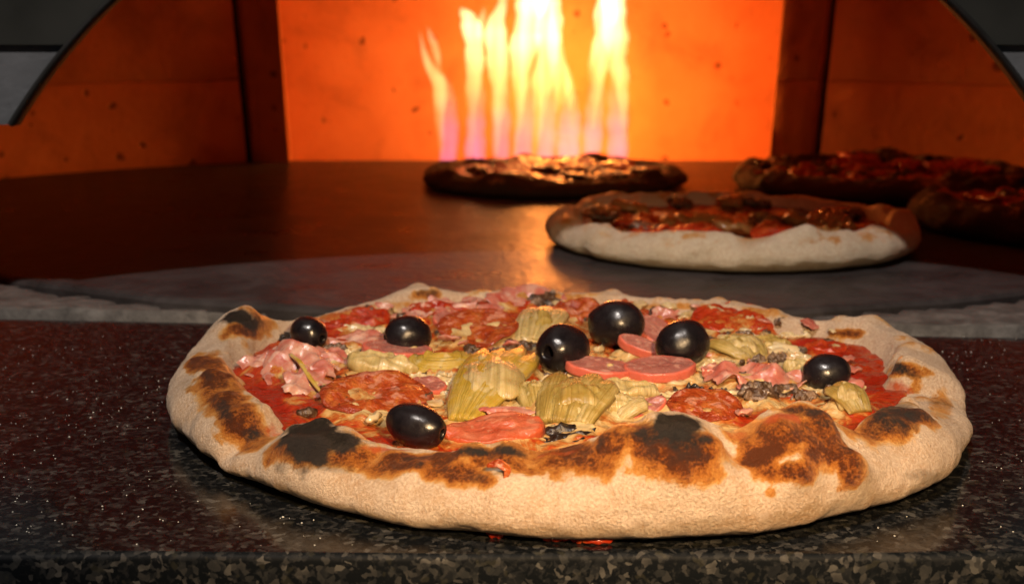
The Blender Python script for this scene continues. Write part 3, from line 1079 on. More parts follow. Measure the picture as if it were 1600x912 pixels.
def build_filling(cr, name, parent, mat, zl, red_blobs, base_red, seed, nr=70, amp=0.0022, bv=None):
    ths = cr.th[::2]
    rin = (cr.R - cr.Wd)[::2] + 0.010
    fr = np.linspace(0.0, 1.0, nr) ** 0.8
    r = fr[:, None] * rin[None]
    X, Y = cr.c[0] + r * np.cos(ths), cr.c[1] + r * np.sin(ths)
    q = np.stack([X, Y, X * 0 + seed], -1)
    lum = amp * fbm(q * 55, 3) + amp * 0.35 * fbm(q * 210, 2)
    Z = cr.z0 + zl + lum * (1 - 0.5 * fr[:, None] ** 4) + 0.0012 * fr[:, None] ** 6
    P = np.stack([X, Y, Z], -1)
    F = grid_faces(nr, len(ths))
    bb = BVHTree.FromPolygons([tuple(v) for v in P.reshape(-1, 3)], [tuple(f) for f in F.tolist()])
    red = np.full(P.shape[:-1], base_red) + 0.30 * sstep(0.72, 0.98, fr)[:, None]
    if red_blobs:
        rb = blob_field(P, bb, red_blobs, seed, .3, 80)
        red = np.maximum(red, rb)
    o = mesh_obj(name, P.reshape(-1, 3), F, M[mat], None, attrs={'red': red.ravel()})
    part(o, parent)
    return P, F


RED = [(420, 640, 55, 30, 1.1), (400, 610, 30, 20, .9), (1370, 600, 50, 34, 1.1), (1330, 560, 50, 18, .9), (1270, 545, 60, 14, 1), (600, 688, 70, 14, 1.1), (480, 640, 40, 20, .8), (560, 500, 90, 12, .9), (690, 490, 60, 10, .7),
       (1140, 505, 80, 18, .8), (900, 500, 50, 20, .6), (1240, 650, 40, 12, .8)]
FP, FF = build_filling(crust, 'sauce', pizza, 'sauce', 0.0130, RED, 0.42, 2.0, nr=130, amp=0.0026)
allv = [tuple(v) for v in crust.P.reshape(-1, 3)] + [tuple(v) for v in FP.reshape(-1, 3)]
nb0 = crust.P.shape[0] * crust.P.shape[1]
BV = BVHTree.FromPolygons(allv, [tuple(f) for f in crust.faces().tolist()] + [tuple(f) for f in (FF + nb0).tolist()])


# ------------------------------------------------------------------ topping shapes (local: x right, y away, z up)
RIMS = {}


def slab(w, d, t, seed, ragged=0.12, fold=0.0, ff=3.0, cup=0.0, rough=0.0, nr=16, na=56, fillet=None, rimr=0.5, rfreq=1.6):
    """irregular flat piece with real thickness, folds and cup; a fillet gives it a cut, upright rim"""
    ph = np.arange(na) / na * 2 * math.pi
    out = 1 + ragged * fbm(np.stack([np.cos(ph) * rfreq, np.sin(ph) * rfreq, ph * 0 + seed], -1), 3)
    if fillet:
        f = min(fillet, t * .48)
        fr = f / (w / 2)
        rr = list(np.linspace(0, 1 - fr, nr - 6))
        hh = [1.0] * (nr - 6)
        for k in range(1, 6):
            a = k / 5 * math.pi / 2
            rr.append(1 - fr + fr * math.sin(a))
            hh.append(1 - f / (t / 2) * (1 - math.cos(a)))
        rr, hh = np.array(rr), np.array(hh)
        rr, prof = np.concatenate([rr, [1.0]]), np.concatenate([hh, [0.0]])
    else:
        rr = np.sin(np.linspace(0, 1, nr) * math.pi / 2)
        prof = np.sqrt(np.clip(1 - rr ** (2 / max(rimr, 0.05)), 0, 1))
    n_ = len(rr)
    r = rr[:, None] * out[None]
    x = r * np.cos(ph) * w / 2
    y = r * np.sin(ph) * d / 2
    q = np.stack([x / (w / 2) * ff * 0.5, y / (d / 2) * ff * 0.5, x * 0 + seed * 3.7], -1)
    mid = fold * fbm(q, 2) + cup * (rr[:, None] ** 2)
    fine = rough * fbm(np.stack([x * 260, y * 260, x * 0 + seed], -1), 3)
    top = np.stack([x, y, mid + t / 2 * prof[:, None] + fine], -1)
    bot = np.stack([x, y, mid - t / 2 * prof[:, None]], -1)
    P = np.concatenate([top, bot[::-1][1:]]).reshape(-1, 3)
    rim = np.repeat(np.concatenate([rr ** 6, np.ones(n_ - 1)]), na)
    RIMS[len(P)] = rim
    return P, grid_faces(2 * n_ - 1, na)


def place(P, F, name, mat, pos, yaw=0, tilt=0, roll=0, parent=None, label=None):
    Mx = Matrix.Translation(Vector(pos)) @ Matrix.Rotation(rad(yaw), 4, 'Z') @ Matrix.Rotation(rad(tilt), 4, 'X') @ Matrix.Rotation(rad(roll), 4, 'Y')
    A = np.array(Mx)
    V = P @ A[:3, :3].T + A[:3, 3]
    o = mesh_obj(name, V, F, M[mat] if isinstance(mat, str) else mat, attrs={'rim': RIMS[len(P)]} if len(P) in RIMS and mat in ('salami', 'sausage', 'sausage_skin') else (flesh_attrs(P, float(P[0, 2] * 1e4 % 7)) if 'artichoke' in str(mat) else None))
    return part(o, parent or pizza, label)


def spot(u, v, lift=0.0):
    p, n = hit(BV, u, v)
    if p is None:
        p = at_z(u, v, 0.013)
    return p + np.array([0, 0, lift])


LEAF = {}


def flesh_attrs(P, seed):
    lo_, hi_ = P.min(0), P.max(0)
    q = (P - lo_) / (hi_ - lo_ + 1e-9)
    return {'fs': q[:, 0] * 2 - 1, 'ft': q[:, 1] * .6, 'fi': np.full(len(P), seed * 2.1)}


def leaf(path, widths, thick, cup=0.3, seed=0, rough=0.0004, up=(0, 0, 1), m=14):
    """a petal: crescent section swept along a path"""
    path = np.array(path, float)
    t = np.arange(len(path))
    tt = np.linspace(0, len(path) - 1, 22)
    C = np.stack([np.interp(tt, t, path[:, i]) for i in range(3)], 1)
    for _ in range(2):
        C[1:-1] = (C[:-2] + 2 * C[1:-1] + C[2:]) / 4
    Wd = np.interp(tt, t, widths)
    T = np.gradient(C, axis=0)
    T /= np.linalg.norm(T, axis=1)[:, None]
    U = np.array(up, float)
    Sd = np.cross(T, U)
    Sd /= np.linalg.norm(Sd, axis=1)[:, None] + 1e-9
    N = np.cross(Sd, T)
    rows = []
    s = np.concatenate([np.linspace(-1, 1, m), np.linspace(1, -1, m)[1:-1]])
    side = np.concatenate([np.ones(m), -np.ones(m - 2)])
    for i in range(len(tt)):
        edge = np.sqrt(np.clip(1 - s ** 2, 0, 1))
        off = cup * Wd[i] * (s ** 2) + side * thick / 2 * edge * min(1, Wd[i] / thick)
        ln = C[i][None] + Sd[i][None] * (s * Wd[i] / 2)[:, None] + N[i][None] * off[:, None]
        rows.append(ln)
    P = np.array(rows)
    P = P + (rough * fbm(P * 300 + seed, 2))[..., None] * N[:, None, :]
    n = P.shape[1]
    F = [tuple(q) for q in grid_faces(len(tt), n)]
    F += [tuple(range(n))[::-1], tuple(range((len(tt) - 1) * n, len(tt) * n))]
    LEAF['fs'] = np.tile(s, len(tt))
    LEAF['ft'] = np.repeat(np.linspace(0, 1, len(tt)), n)
    LEAF['fi'] = np.full(len(tt) * n, seed * 1.37)
    return P.reshape(-1, 3), F


def join(lst):
    V, F, b = [], [], 0
    for P, f in lst:
        V.append(np.asarray(P))
        F += [tuple(int(i) + b for i in q) for q in (f.tolist() if hasattr(f, 'tolist') else f)]
        b += len(P)
    return np.concatenate(V), F


def olive(u, v, w, h, yaw, tilt, seed, sink=0.10, asp=1.18):
    p, n = hit(BV, u, v + h * 0.42)
    k = ppm(p)
    a = w / 2 / k
    rr = min(a / (asp if abs(math.sin(rad(yaw))) < 0.75 else 1.0), h / 2 / k * 1.12)
    lx = rr * asp
    nz_, na = 30, 40
    vs = []
    # axis along local x, hole pit at +x end
    for i in range(nz_):
        t = i / (nz_ - 1)
        ang_ = math.pi * t
        x, r = -lx * math.cos(ang_), rr * math.sin(ang_) ** 0.92
        vs.append((x, r))
    # replace the last rings by a pit
    vs = [q for q in vs if not (q[0] > 0 and q[1] < rr * 0.34)]
    xe = vs[-1][0]
    vs += [(xe + rr * 0.01, rr * 0.27), (xe - rr * 0.10, rr * 0.22), (xe - rr * 0.45, rr * 0.19), (xe - rr * 0.7, rr * 0.05)]
    L = []
    for (x, r) in vs:
        for j in range(na):
            b = 2 * math.pi * j / na
            s = 1 + 0.05 * math.sin(3 * b + seed) * (1 if x > xe * 0.9 else 0)
            L.append((x, r * s * math.cos(b), r * s * math.sin(b)))
    P = np.array(L)
    P *= (1 + 0.05 * fbm(P / rr * 0.9 + seed * 3.1, 2) + 0.010 * fbm(P / rr * 4 + seed, 2))[:, None]
    F = grid_faces(len(vs), na)
    c = p + np.array([0, rr * 0.35, rr * (1 - sink)])
    # keep its centre on the right line of sight
    pr = proj(c)
    c = c + np.array([(u - pr[0]) / k, 0, 0])
    place(P, F, 'olive', 'olive', c, yaw, 0, tilt)


for a in ((482, 527, 66, 46, -35, 10, 1, .05), (637, 530, 82, 58, 200, 5, 2, .15), (880, 556, 80, 72, 235, -5, 3, .05), (963, 515, 90, 74, 160, 8, 4, .02),
          (1067, 544, 88, 72, 20, -10, 5, .05), (1291, 588, 74, 60, 170, 5, 6, .10), (650, 671, 102, 64, -28, 8, 7, .12, 1.45)):
    olive(*a)


def disc(name, mat, u, v, w, h, t, yaw=0, tilt=8, roll=0, seed=1, lift=0.002, cup=0.0, ragged=0.06, fold=0.0012, rough=0.0005, ratio=1.0, rimr=0.35, rfreq=1.2):
    p = spot(u, v, lift)
    wm = w / ppm(p)
    P, F = slab(wm, wm * ratio, t, seed, ragged, fold, 2.5, cup, rough, 20, 64, (.0011 if name == 'sausage_slice' else None), rimr, rfreq)
    return place(P, F, name, mat, p, yaw, tilt, roll)


# salami and tomato
disc('salami_slice', 'salami', 748, 528, 126, 0, .003, 10, 16, -4, 11, .0035, .003, .06, .0018, .0004, .95)
disc('salami_slice', 'salami', 588, 634, 178, 0, .003, 5, 11, 3, 12, .0035, .0015, .07, .0026, .0005, .85)
disc('salami_slice', 'salami', 1100, 648, 120, 0, .0028, -10, 14, 2, 13, .0035, .001, .06, .0018, .0004, .9)
disc('salami_slice', 'salami', 903, 503, 84, 0, .003, 0, 24, 0, 14, .004, .001, .06, .002, .001, 1.0)
disc('salami_slice', 'salami', 985, 497, 60, 0, .003, 0, 18, 0, 31, .003, .001, .06, .002, .001, 1.0)
disc('tomato_slice', 'tomato', 1148, 508, 138, 0, .004, -6, 12, 0, 15, .003, .0, .10, .002, .001, .8)
disc('tomato_slice', 'tomato', 566, 505, 92, 0, .004, 10, 12, 0, 16, .003, .0, .12, .002, .001, .7)
disc('tomato_slice', 'tomato', 672, 492, 66, 0, .004, 15, 16, 0, 17, .003, .0, .12, .002, .001, .7)
disc('tomato_slice', 'tomato', 1290, 546, 70, 0, .003, 0, 6, 0, 18, .001, .0, .12, .001, .001, .7)
disc('tomato_slice', 'tomato', 520, 512, 50, 0, .003, 0, 10, 0, 19, .002, .0, .12, .001, .001, .7)

# sausage: thick oval slices
disc('sausage_slice', 'sausage', 620, 563, 110, 0, .0046, 6, 5, 6, 21, .0045, .0, .03, .0004, .0003, .62, .12)
disc('sausage_slice', 'sausage', 936, 595, 108, 0, .0044, -4, 8, 7, 22, .0055, .0, .03, .0005, .0003, .58, .12)
disc('sausage_slice', 'sausage', 1030, 599, 114, 0, .0046, 2, 9, -2, 23, .0065, .0, .03, .0005, .0003, .66, .12)
disc('sausage_slice', 'sausage', 1000, 566, 76, 0, .0045, -28, 12, 16, 24, .0075, .0, .03, .0005, .0003, .5, .12)
disc('sausage_slice', 'sausage', 930, 613, 96, 0, .005, -6, 2, 4, 25, .002, .0, .03, .0005, .0003, .5, .12)
disc('sausage_slice', 'sausage', 1022, 530, 66, 0, .004, 40, 30, 0, 26, .004, .0, .04, .0005, .0003, 1.1, .12)
disc('sausage_slice', 'sausage_skin', 772, 688, 164, 0, .0048, 5, 12, -3, 27, .0045, -.0015, .05, .0018, .0005, .52, .2)
disc('sausage_slice', 'sausage', 1000, 652, 92, 0, .0040, 26, 14, -12, 28, .003, .0, .05, .0015, .0006, .5, .2)
disc('sausage_slice', 'sausage', 668, 618, 60, 0, .0035, 20, 14, 4, 29, .004, .0, .06, .001, .0004, .9, .3)
disc('sausage_slice', 'sausage', 700, 510, 50, 0, .0035, 20, 24, 4, 30, .003, .0, .06, .001, .0004, .9, .3)


def ham(u, v, w, d_ratio, seed, yaw=0, tilt=12, lift=.005, fold=.006, ff=5.0, ragged=.35):
    p = spot(u, v, lift)
    wm = w / ppm(p)
    P, F = slab(wm, wm * d_ratio, .0014, seed, ragged * .8, fold * .9, ff * .42, 0, .0002, 24, 84, None, 0.4, 1.9)
    return place(P, F, 'ham_piece', 'ham', p, yaw, tilt, 0)


for a in ((425, 580, 100, .8, 41, 20, 14, .004, .006, 5), (465, 590, 130, .8, 42, -15, 14, .004, .007, 6), (505, 578, 90, .9, 43, 40, 16, .004, .006, 5), (565, 541, 110, .6, 44, 5, 10, .003, .005, 5),
          (480, 612, 80, .9, 45, 30, 20, .004, .006, 4), (1175, 606, 130, .7, 46, -8, 14, .005, .007, 6), (1215, 612, 100, .7, 47, 10, 12, .004, .005, 5), (760, 482, 120, .6, 48, 0, 18, .003, .004, 4),
          (815, 476, 110, .6, 49, 20, 20, .003, .004, 4), (700, 488, 90, .6, 50, 0, 16, .003, .006, 5), (860, 476, 60, .7, 51, 0, 20, .002, .005, 5), (1125, 600, 60, .8, 52, 0, 16, .005, .006, 5),
          (790, 658, 110, .35, 53, 4, 10, .004, .003, 4), (1035, 500, 50, .6, 54, 0, 12, .003, .004, 4), (650, 500, 50, .6, 55, 0, 12, .003, .004, 4)):
    ham(*a)


# artichokes -------------------------------------------------------------
def arti_wedge(u0, v0, u1, v1, w0, w1, n, seed, lift0=.004, lift1=.014, mats=('artichoke_leaf', 'artichoke_flesh')):
    """a quarter of an artichoke heart: overlapping petals that fan from the stem end"""
    a, b = spot(u0, v0, lift0), spot(u1, v1, lift1)
    k = ppm((a + b) / 2)
    w0, w1 = w0 / k, w1 / k
    ax = b - a
    L = np.linalg.norm(ax[:2])
    side = np.array([ax[1], -ax[0], 0]) / (L + 1e-9)
    root = None
    rng = random.Random(seed)
    petals = []
    at_ = {'fs': [], 'ft': [], 'fi': []}
    for i in range(n):
        t = (i + 0.5) / n * 2 - 1
        s0 = a + side * (w0 * 0.5 * t)
        s1 = b + side * (w1 * 0.5 * t) + ax * rng.uniform(-.14, .06)
        mid = (s0 + s1) / 2 + np.array([0, 0, .003 + .003 * (1 - abs(t))])
        wd = (w1 / n) * 1.9
        P, F = leaf([s0, s0 * .6 + mid * .4 + [0, 0, .001], mid, mid * .4 + s1 * .6 + [0, 0, .0015], s1], [w0 / n * 2.0, wd * .8, wd, wd * .9, wd * .35], .0034, -.16, seed + i, .0003)
        petals.append((P, F))
        for k_ in at_:
            at_[k_].append(LEAF[k_])
    V, F = join(petals)
    o = mesh_obj('artichoke', V, F, M[mats[0]], attrs={k_: np.concatenate(v_) for k_, v_ in at_.items()})
    part(o, pizza)
    # pale cut flesh lying between the petals
    c = a * .42 + b * .58 + np.array([0, -.002, .003])
    P, F = slab(w1 * 0.85, L * .75, .007, seed + .5, .22, .002, 3, -.003, .0005)
    o2 = mesh_obj('flesh', P + c - np.array(pizza.location), F, M[mats[1]], o, attrs=flesh_attrs(P, seed))
    return o


arti_wedge(722, 668, 800, 588, 34, 118, 4, 61, .003, .012)
arti_wedge(880, 675, 915, 628, 70, 120, 4, 62, .004, .010, ('artichoke', 'artichoke'))
arti_wedge(950, 662, 985, 640, 40, 84, 3, 63, .002, .003, ('artichoke_flesh', 'artichoke_flesh'))
arti_wedge(830, 540, 858, 508, 40, 70, 3, 64, .003, .008, ('artichoke_flesh', 'artichoke'))
arti_wedge(1180, 570, 1130, 555, 40, 90, 4, 65, .003, .007, ('artichoke', 'artichoke_flesh'))
arti_wedge(1345, 655, 1300, 632, 30, 55, 3, 66, .003, .007, ('artichoke', 'artichoke_flesh'))
arti_wedge(840, 650, 830, 626, 30, 60, 3, 69, .002, .006, ('artichoke', 'artichoke_flesh'))


def chunk(name, mat, u, v, w, ratio, t, seed, yaw=0, tilt=8, roll=0, lift=.003, ragged=.20, fold=.0018, rough=.0005):
    if 'mushroom' in name:          # thin limp slices
        t, ragged, fold, lift, ratio = t * .42, .34, .0026, lift * .6, min(1.0, ratio * 1.35)
    elif 'cheese' in name:          # melted flat
        t, ragged, fold, lift = t * .5, .32, .0020, lift * .75
    p = spot(u, v, lift)
    wm = w / ppm(p)
    P, F = slab(wm, wm * ratio, t, seed, ragged, fold, 3, 0, rough, 16, 56, None, 0.3, 1.8)
    return place(P, F, name, mat, p, yaw, tilt, roll)


chunk('artichoke', 'artichoke_flesh', 594, 588, 112, .45, .0075, 71, -8, 10, 8, .005)
chunk('artichoke', 'artichoke_flesh', 1250, 590, 50, .6, .006, 72, 0, 8, 0, .004)
chunk('artichoke', 'artichoke', 1190, 548, 90, .5, .006, 73, 0, 8, 0, .003)
chunk('artichoke', 'artichoke_flesh', 975, 632, 110, .5, .005, 74, 4, 6, 3, .006, .14)


# a sliced heart seen from above: nested curved petals round a hollow
def arti_cup(u, v, w, seed):
    p = spot(u, v, .005)
    wm = w / ppm(p) / 2
    lst = []
    at_ = {'fs': [], 'ft': [], 'fi': []}
    for k, (r, a0, a1, h) in enumerate(((1.0, 150, 395, .0065), (.72, 170, 400, .0055), (.46, 160, 380, .006))):
        pts, wd = [], []
        for i in range(9):
            a = rad(a0 + (a1 - a0) * i / 8)
            pts.append(p + np.array([math.cos(a) * wm * r, math.sin(a) * wm * r * .72, .0015 * k + .002 * math.sin(a)]))
            wd.append(h * 1.5 * (0.25 + 0.75 * math.sin(math.pi * (i + .6) / 9.2)))
        P, F = leaf(pts, wd, .0032, .12, seed + k, .0004, up=(0.0, -0.75, 0.66))
        lst.append((P, F))
        for k_ in at_:
            at_[k_].append(LEAF[k_])
    V, F = join(lst)
    o = part(mesh_obj('artichoke', V, F, M['artichoke_leaf'], attrs={k_: np.concatenate(v_) for k_, v_ in at_.items()}), pizza)
    P, F = slab(wm * 1.5, wm * 1.0, .006, seed, .15, .001, 3, .002, .001)
    mesh_obj('flesh', P + p - np.array(pizza.location) + np.array([0, .002, -.001]), F, M['artichoke_flesh'], o, attrs=flesh_attrs(P, seed))


arti_cup(692, 582, 96, 81)

# mushrooms, cheese, dark bits ---------------------------------------------
for a in ((850, 480, 50, .8, .008, 91, 20, 20, 0, .006), (1150, 538, 54, .5, .006, 92, -10, 14, 0, .005), (1182, 626, 62, .6, .007, 93, 10, 16, 0, .006), (815, 548, 56, .6, .006, 94, 0, 12, 0, .003),
          (1188, 575, 40, .6, .006, 95, 0, 12, 0, .004), (520, 552, 50, .5, .005, 96, 20, 10, 0, .003), (835, 494, 46, .4, .005, 97, 0, 20, 0, .003), (1105, 540, 36, .6, .005, 98, 0, 10, 0, .003), (1215, 570, 30, .7, .006, 99, 0, 10, 0, .004), (760, 655, 70, .4, .004, 100, 8, 8, 0, .002)):
    chunk('mushroom_piece', 'mushroom', *a)
for a in ((875, 690, 104, .4, .005, 101, -4, 10, 0, .004), (1085, 622, 34, .7, .008, 102, 0, 10, 0, .005), (1118, 626, 34, .6, .007, 103, 0, 10, 0, .004), (830, 628, 40, .5, .005, 104, 10, 18, 0, .006), (443, 530, 40, .5, .004, 105, -30, 10, 0, .001), (1165, 600, 30, .6, .005, 106, 0, 8, 0, .005)):
    chunk('dark_mushroom_piece', 'dark_mushroom', *a)
for a in ((905, 570, 40, .7, .006, 111, 0, 12, 0, .003), (690, 604, 60, .5, .006, 112, 0, 8, 0, .002), (550, 520, 60, .5, .005, 113, 0, 10, 0, .003), (730, 645, 60, .5, .005, 114, 10, 10, 0, .003), (1110, 575, 60, .5, .005, 115, 0, 10, 0, .003), (1200, 555, 110, .4, .005, 116, 6, 10, 0, .004),
          (880, 585, 60, .5, .005, 117, 0, 10, 0, .002), (1240, 570, 40, .7, .006, 118, 0, 10, 0, .004), (830, 600, 70, .5, .006, 120, 0, 8, 0, .001), (620, 590, 50, .4, .006, 121, 0, 8, 0, .003), (1320, 610, 60, .5, .005, 122, 0, 6, 0, .001),
          (770, 662, 120, .25, .004, 123, 4, 8, 0, .003), (1060, 628, 60, .4, .004, 124, 0, 8, 0, .003), (655, 600, 40, .6, .005, 125, 0, 8, 0, .003), (1240, 530, 50, .4, .004, 126, 0, 8, 0, .002), (980, 560, 30, .6, .005, 127, 0, 8, 0, .003)):
    chunk('cheese_patch', 'cheese', *a)
for a in ((1225, 625, 60, .6, .006, 141, 0, 12, 0, .004), (560, 575, 50, .5, .004, 142, 10, 10, 0, .003), (745, 560, 50, .4, .005, 143, 0, 14, 0, .003), (960, 648, 50, .4, .004, 144, 0, 10, 0, .002), (1060, 585, 50, .4, .004, 145, 0, 10, 0, .002), (1260, 625, 40, .5, .005, 146, 0, 10, 0, .003), (620, 512, 40, .5, .004, 147, 0, 12, 0, .003), (870, 600, 46, .5, .005, 148, 0, 12, 0, .004), (780, 512, 40, .5, .005, 149, 0, 14, 0, .003)):
    chunk('mushroom_piece', 'mushroom', *a)
for a in ((1275, 615, 60, .5, .004, 151, 0, 8, 0, .002), (545, 560, 40, .5, .004, 152, 0, 8, 0, .002), (1000, 628, 90, .3, .004, 153, 0, 6, 0, .002), (870, 660, 60, .4, .005, 154, 0, 10, 0, .003), (790, 640, 70, .4, .004, 155, 0, 8, 0, .003), (600, 545, 50, .5, .004, 156, 0, 8, 0, .003), (1080, 500, 60, .4, .004, 157, 0, 10, 0, .002), (960, 480, 60, .4, .003, 158, 0, 10, 0, .001)):
    chunk('cheese_patch', 'cheese', *a)
# a thin strip of onion over the ham
a, b, c = spot(455, 585, .009), spot(485, 612, .006), spot(505, 628, .003)
P, F = leaf([a, (a + b) / 2 + [0, 0, .002], b, c], [.0018, .0022, .0022, .001], .0016, .1, 5, .0001)
part(mesh_obj('onion_strip', P, F, M['artichoke_leaf']), pizza)

# small crumbs of topping strewn between the pieces
def bits(name, mat, cnt, seed, zone, wr, tr):
    rng_ = random.Random(seed)
    lst = []
    while len(lst) < cnt:
        u, v = rng_.uniform(zone[0], zone[1]), rng_.uniform(zone[2], zone[3])
        p, n_ = hit(BV, u, v)
        if p is None or p[2] > .019:
            continue
        w = rng_.uniform(*wr)
        P, F = slab(w, w * rng_.uniform(.35, .9), rng_.uniform(*tr), rng_.uniform(0, 90), .3, .0012, 4, 0, 0, 6, 14)
        Mx = np.array(Matrix.Rotation(rng_.uniform(0, 6.28), 3, 'Z') @ Matrix.Rotation(rng_.uniform(-.5, .5), 3, 'X'))
        lst.append((P @ Mx.T + p + [0, 0, rng_.uniform(.0005, .004)], F))
    V, F = join(lst)
    o = part(mesh_obj(name, V, F, M[mat]), pizza)
    o['kind'] = 'stuff'


bits('ham_bits', 'ham', 60, 21, (430, 1330, 480, 660), (.005, .013), (.001, .002))
bits('mushroom_bits', 'mushroom', 70, 22, (470, 1330, 480, 670), (.003, .009), (.0015, .004))
bits('cheese_bits', 'cheese', 90, 23, (520, 1340, 480, 680), (.004, .014), (.001, .003))

# the melted layer climbs round everything laid on it
tv, tf, tb = [], [], 0
for ch_ in pizza.children:
    if ch_.name.split('.')[0] in ('crust', 'underside', 'sauce', 'olive', 'sauce_drip', 'dough_flake', 'onion_strip', 'ham_bits', 'mushroom_bits', 'cheese_bits'):
        continue
    for v_ in ch_.data.vertices:
        tv.append(v_.co.copy())
    for p_ in ch_.data.polygons:
        tf.append([i + tb for i in p_.vertices])
    tb += len(ch_.data.vertices)
TB = BVHTree.FromPolygons(tv, tf)
G, half = 220, 0.17
gx = np.linspace(-half, half, G)
hm = np.zeros((G, G))
dn = Vector((0, 0, -1))
for i in range(G):
    for j in range(G):
        q, _n, _i, _d = TB.ray_cast(Vector((gx[j], gx[i], 0.08)), dn)
        if q is not None:
            hm[i, j] = max(0.0, q.z - 0.0125)
ker = np.hanning(11)
ker /= ker.sum()
bl = hm.copy()
for _ in range(2):
    bl = np.apply_along_axis(lambda r_: np.convolve(r_, ker, 'same'), 0, bl)
    bl = np.apply_along_axis(lambda r_: np.convolve(r_, ker, 'same'), 1, bl)
sauce_o = [c_ for c_ in pizza.children if c_.name.startswith('sauce') and 'drip' not in c_.name][0]
me_ = sauce_o.data
cv = np.empty(len(me_.vertices) * 3, np.float32)
me_.vertices.foreach_get('co', cv)
cv = cv.reshape(-1, 3)
ii = np.clip(((cv[:, 1] + half) / (2 * half) * (G - 1)), 0, G - 1.001)
jj = np.clip(((cv[:, 0] + half) / (2 * half) * (G - 1)), 0, G - 1.001)
i0, j0 = ii.astype(int), jj.astype(int)
fi, fj = ii - i0, jj - j0
hv = bl[i0, j0] * (1 - fi) * (1 - fj) + bl[i0 + 1, j0] * fi * (1 - fj) + bl[i0, j0 + 1] * (1 - fi) * fj + bl[i0 + 1, j0 + 1] * fi * fj
cv[:, 2] += 0.72 * hv
me_.vertices.foreach_set('co', cv.ravel())
ra = me_.attributes['red'].data
rv = np.empty(len(ra), np.float32)
ra.foreach_get('value', rv)
rv = rv - np.clip(hv / 0.004, 0, 1) * 0.14          # more cheese where the toppings lie thick
ra.foreach_set('value', rv)
me_.update()

# herb flecks: one part
rng = random.Random(5)
lst = []
for k in range(90):
    u, v = rng.uniform(520, 1240), rng.uniform(510, 690)
    p, n = hit(BV, u, v)
    if p is None or p[2] > .022:
        continue
    l = rng.uniform(.0006, .0016)
    a = rng.uniform(0, 3.14)
    d = np.array([math.cos(a), math.sin(a), rng.uniform(-.2, .2)]) * l
    q = p + [0, 0, rng.uniform(.002, .007)]
    P, F = leaf([q - d, q, q + d], [.0002, .0006, .0002], .0003, 0, k, 0, m=4)
    lst.append((P, F))
V, F = join(lst)
o = part(mesh_obj('herb_flecks', V, F, M['herb']), pizza)
o['kind'] = 'stuff'

# sauce that ran out beneath the front rim
for (u, v, w, s) in ((775, 827, 30, 131), (870, 834, 44, 132), (932, 837, 54, 133), (905, 836, 30, 134)):
    p = at_z(u, v + 4, .0014)
    P, F = slab(w / ppm(p), .005, .0030, s, .25, .0006, 3, 0, .0004)
    place(P, F, 'sauce_drip', 'tomato', p, 0, 0, 0)
# little torn flake of dough on the rim
p, n = hit(BV, 780, 742)
q = p + n * .0006
P, F = leaf([q + [-.004, 0, .0028], q + [0, -.0006, .0040], q + [.003, -.001, .002], q + [.0016, -.0008, -.0025]], [.0012, .003, .0026, .0008], .0009, .2, 3, .0001, up=(0, -1, .3))
part(mesh_obj('dough_flake', P, F, M['salami']), pizza)


# ------------------------------------------------------------------ pizzas in the oven
def oven_pizza(name, c, r, label, dough, seed, H=.022, tops=(), na=260, zl=.012, lumps=(), red=.6, charamt=.3, group=None):
    th_ = np.arange(na) / na * 2 * math.pi
    nn = fbm(np.stack([np.cos(th_) * 1.6, np.sin(th_) * 1.6, th_ * 0 + seed], -1), 3)
    n3 = fbm(np.stack([np.cos(th_) * 4, np.sin(th_) * 4, th_ * 0 + seed * 2], -1), 2)
    R = r * (1 + .03 * nn)
    cr = Crust(c, R, H * (1 + .14 * nn + .12 * n3), .03 * (1 + .15 * nn), .009, na, seed, .0085, 1.4)
    for k in range(9):
        rng_ = random.Random(seed * 31 + k)
        a = rng_.uniform(0, 6.28)
        cr.bubble((c[0] + math.cos(a) * (r - .013), c[1] + math.sin(a) * (r - .013), .0085 + H), rng_.uniform(.002, .006), rng_.uniform(.008, .016), .7)
    root = empty(name, (c[0], c[1], .0085), label, 'pizza', group)
    nz = fbm(cr.P * 60 + seed, 3)
    br = np.clip(.30 + .8 * nz, 0, 1) * sstep(.55 * H, 1.0 * H, cr.P[..., 2] - .0085) * (.25 if charamt > .1 else .45)  # browning cut further on the shade-coloured rims so they stay unlit-looking
    ch = np.clip((fbm(cr.P * 45 + seed + 7, 2) - .25) * 2.2, 0, 1) * sstep(.5 * H, H, cr.P[..., 2] - .0085) * charamt
    o = mesh_obj('crust', cr.P.reshape(-1, 3), cr.faces(), M[dough], attrs={'brown': br.ravel(), 'char': ch.ravel()})
    part(o, root)
    build_filling(cr, 'sauce', root, 'sauce', zl, None, red, seed, 40, .003)
    rng_ = random.Random(seed)
    for (nm, mat, cnt, w, t, fold) in tops:
        for k in range(cnt):
            a = rng_.uniform(0, 6.28)
            rr = (r - .034) * math.sqrt(rng_.random())
            ww = w * rng_.uniform(.7, 1.25)
            P, F = slab(ww, ww * rng_.uniform(.6, 1), t, seed + k * 1.7, .22, fold, 4, 0, .001, 10, 28)
            place(P, F, nm, mat, (c[0] + rr * math.cos(a), c[1] + rr * math.sin(a), .0085 + zl + t * .5 + .002), rng_.uniform(0, 360), rng_.uniform(-14, 14), rng_.uniform(-14, 14), root)
    return root


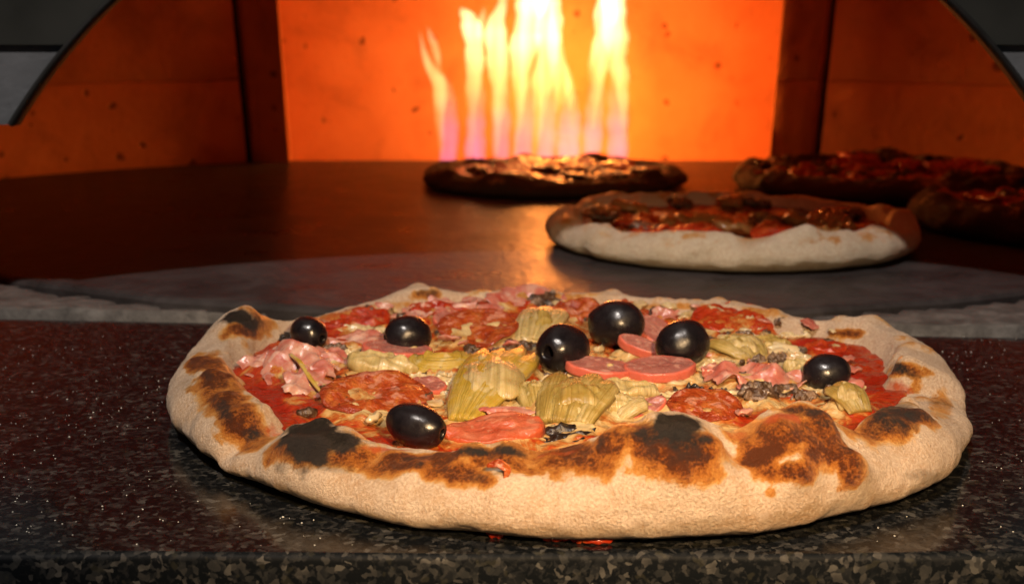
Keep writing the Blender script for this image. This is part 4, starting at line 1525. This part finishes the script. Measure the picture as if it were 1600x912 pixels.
oven_pizza('pizza', (0.158, 1.013), .134, 'pale crusted half baked pizza just inside the oven mouth, behind the front pizza', 'pale_dough', 5.2, .0225,
           (('cheese_lump', 'shaded_cheese', 14, .026, .0075, .003), ('tomato_slice', 'tomato', 9, .040, .004, .003), ('mushroom_piece', 'mushroom', 10, .024, .006, .002)), charamt=.05, red=.5)
oven_pizza('pizza', (0.040, 1.375), .130, 'dark pizza at the back of the oven, directly in front of the flames', 'shaded_dough', 8.4, .0155,
           (('tomato_slice', 'tomato', 8, .04, .004, .002), ('mushroom_piece', 'dark_mushroom', 14, .03, .005, .002), ('salami_slice', 'salami', 6, .04, .003, .002)), charamt=.8, zl=.010)
oven_pizza('pizza', (0.350, 1.335), .138, 'dark red topped pizza deep in the oven right of the flames', 'shaded_dough', 11.7, .021,
           (('tomato_slice', 'tomato', 12, .045, .008, .005), ('mushroom_piece', 'dark_mushroom', 10, .035, .009, .004), ('salami_slice', 'salami', 7, .045, .005, .004)), charamt=.7)
oven_pizza('pizza', (0.445, 1.085), .132, 'nearly black pizza cut off by the right edge of the picture inside the oven', 'shaded_dough', 14.9, .024,
           (('tomato_slice', 'tomato', 10, .045, .008, .004), ('mushroom_piece', 'dark_mushroom', 8, .03, .01, .003), ('salami_slice', 'salami', 5, .045, .005, .004)), charamt=.8)

# ------------------------------------------------------------------ semolina grains on the granite
rng = random.Random(11)
V, F = [], []
ico = [(0, 0, 1), (.9, 0, .3), (.28, .85, .3), (-.73, .53, .3), (-.73, -.53, .3), (.28, -.85, .3), (0, 0, -.5)]
icf = [(0, 1, 2), (0, 2, 3), (0, 3, 4), (0, 4, 5), (0, 5, 1), (6, 2, 1), (6, 3, 2), (6, 4, 3), (6, 5, 4), (6, 1, 5)]
cnt = 0
while cnt < 620:
    x, y = rng.uniform(-.30, .33), rng.uniform(FRONT_Y + .008, .745)
    if pnoise(np.array([x * 14, y * 14, 2.0])) < rng.uniform(-.5, .35):
        continue
    a = math.atan2(y - PC[1], x - PC[0]) % (2 * math.pi)
    if math.hypot(x - PC[0], y - PC[1]) < R1[int(a / (2 * math.pi) * NA) % NA] + .002:
        continue
    s = rng.uniform(.00014, .00036) * (1.5 if rng.random() < .12 else 1)
    b = len(V)
    for q in ico:
        V.append((x + q[0] * s * rng.uniform(.7, 1.3), y + q[1] * s * rng.uniform(.7, 1.3), s * .4 + q[2] * s * .8))
    F += [tuple(i + b for i in f) for f in icf]
    cnt += 1
o = mesh_obj('semolina_grains', V, F, M['flour'], smooth=False)
tag(o, 'scattered pale semolina grains on the dark granite', 'semolina', kind='stuff')
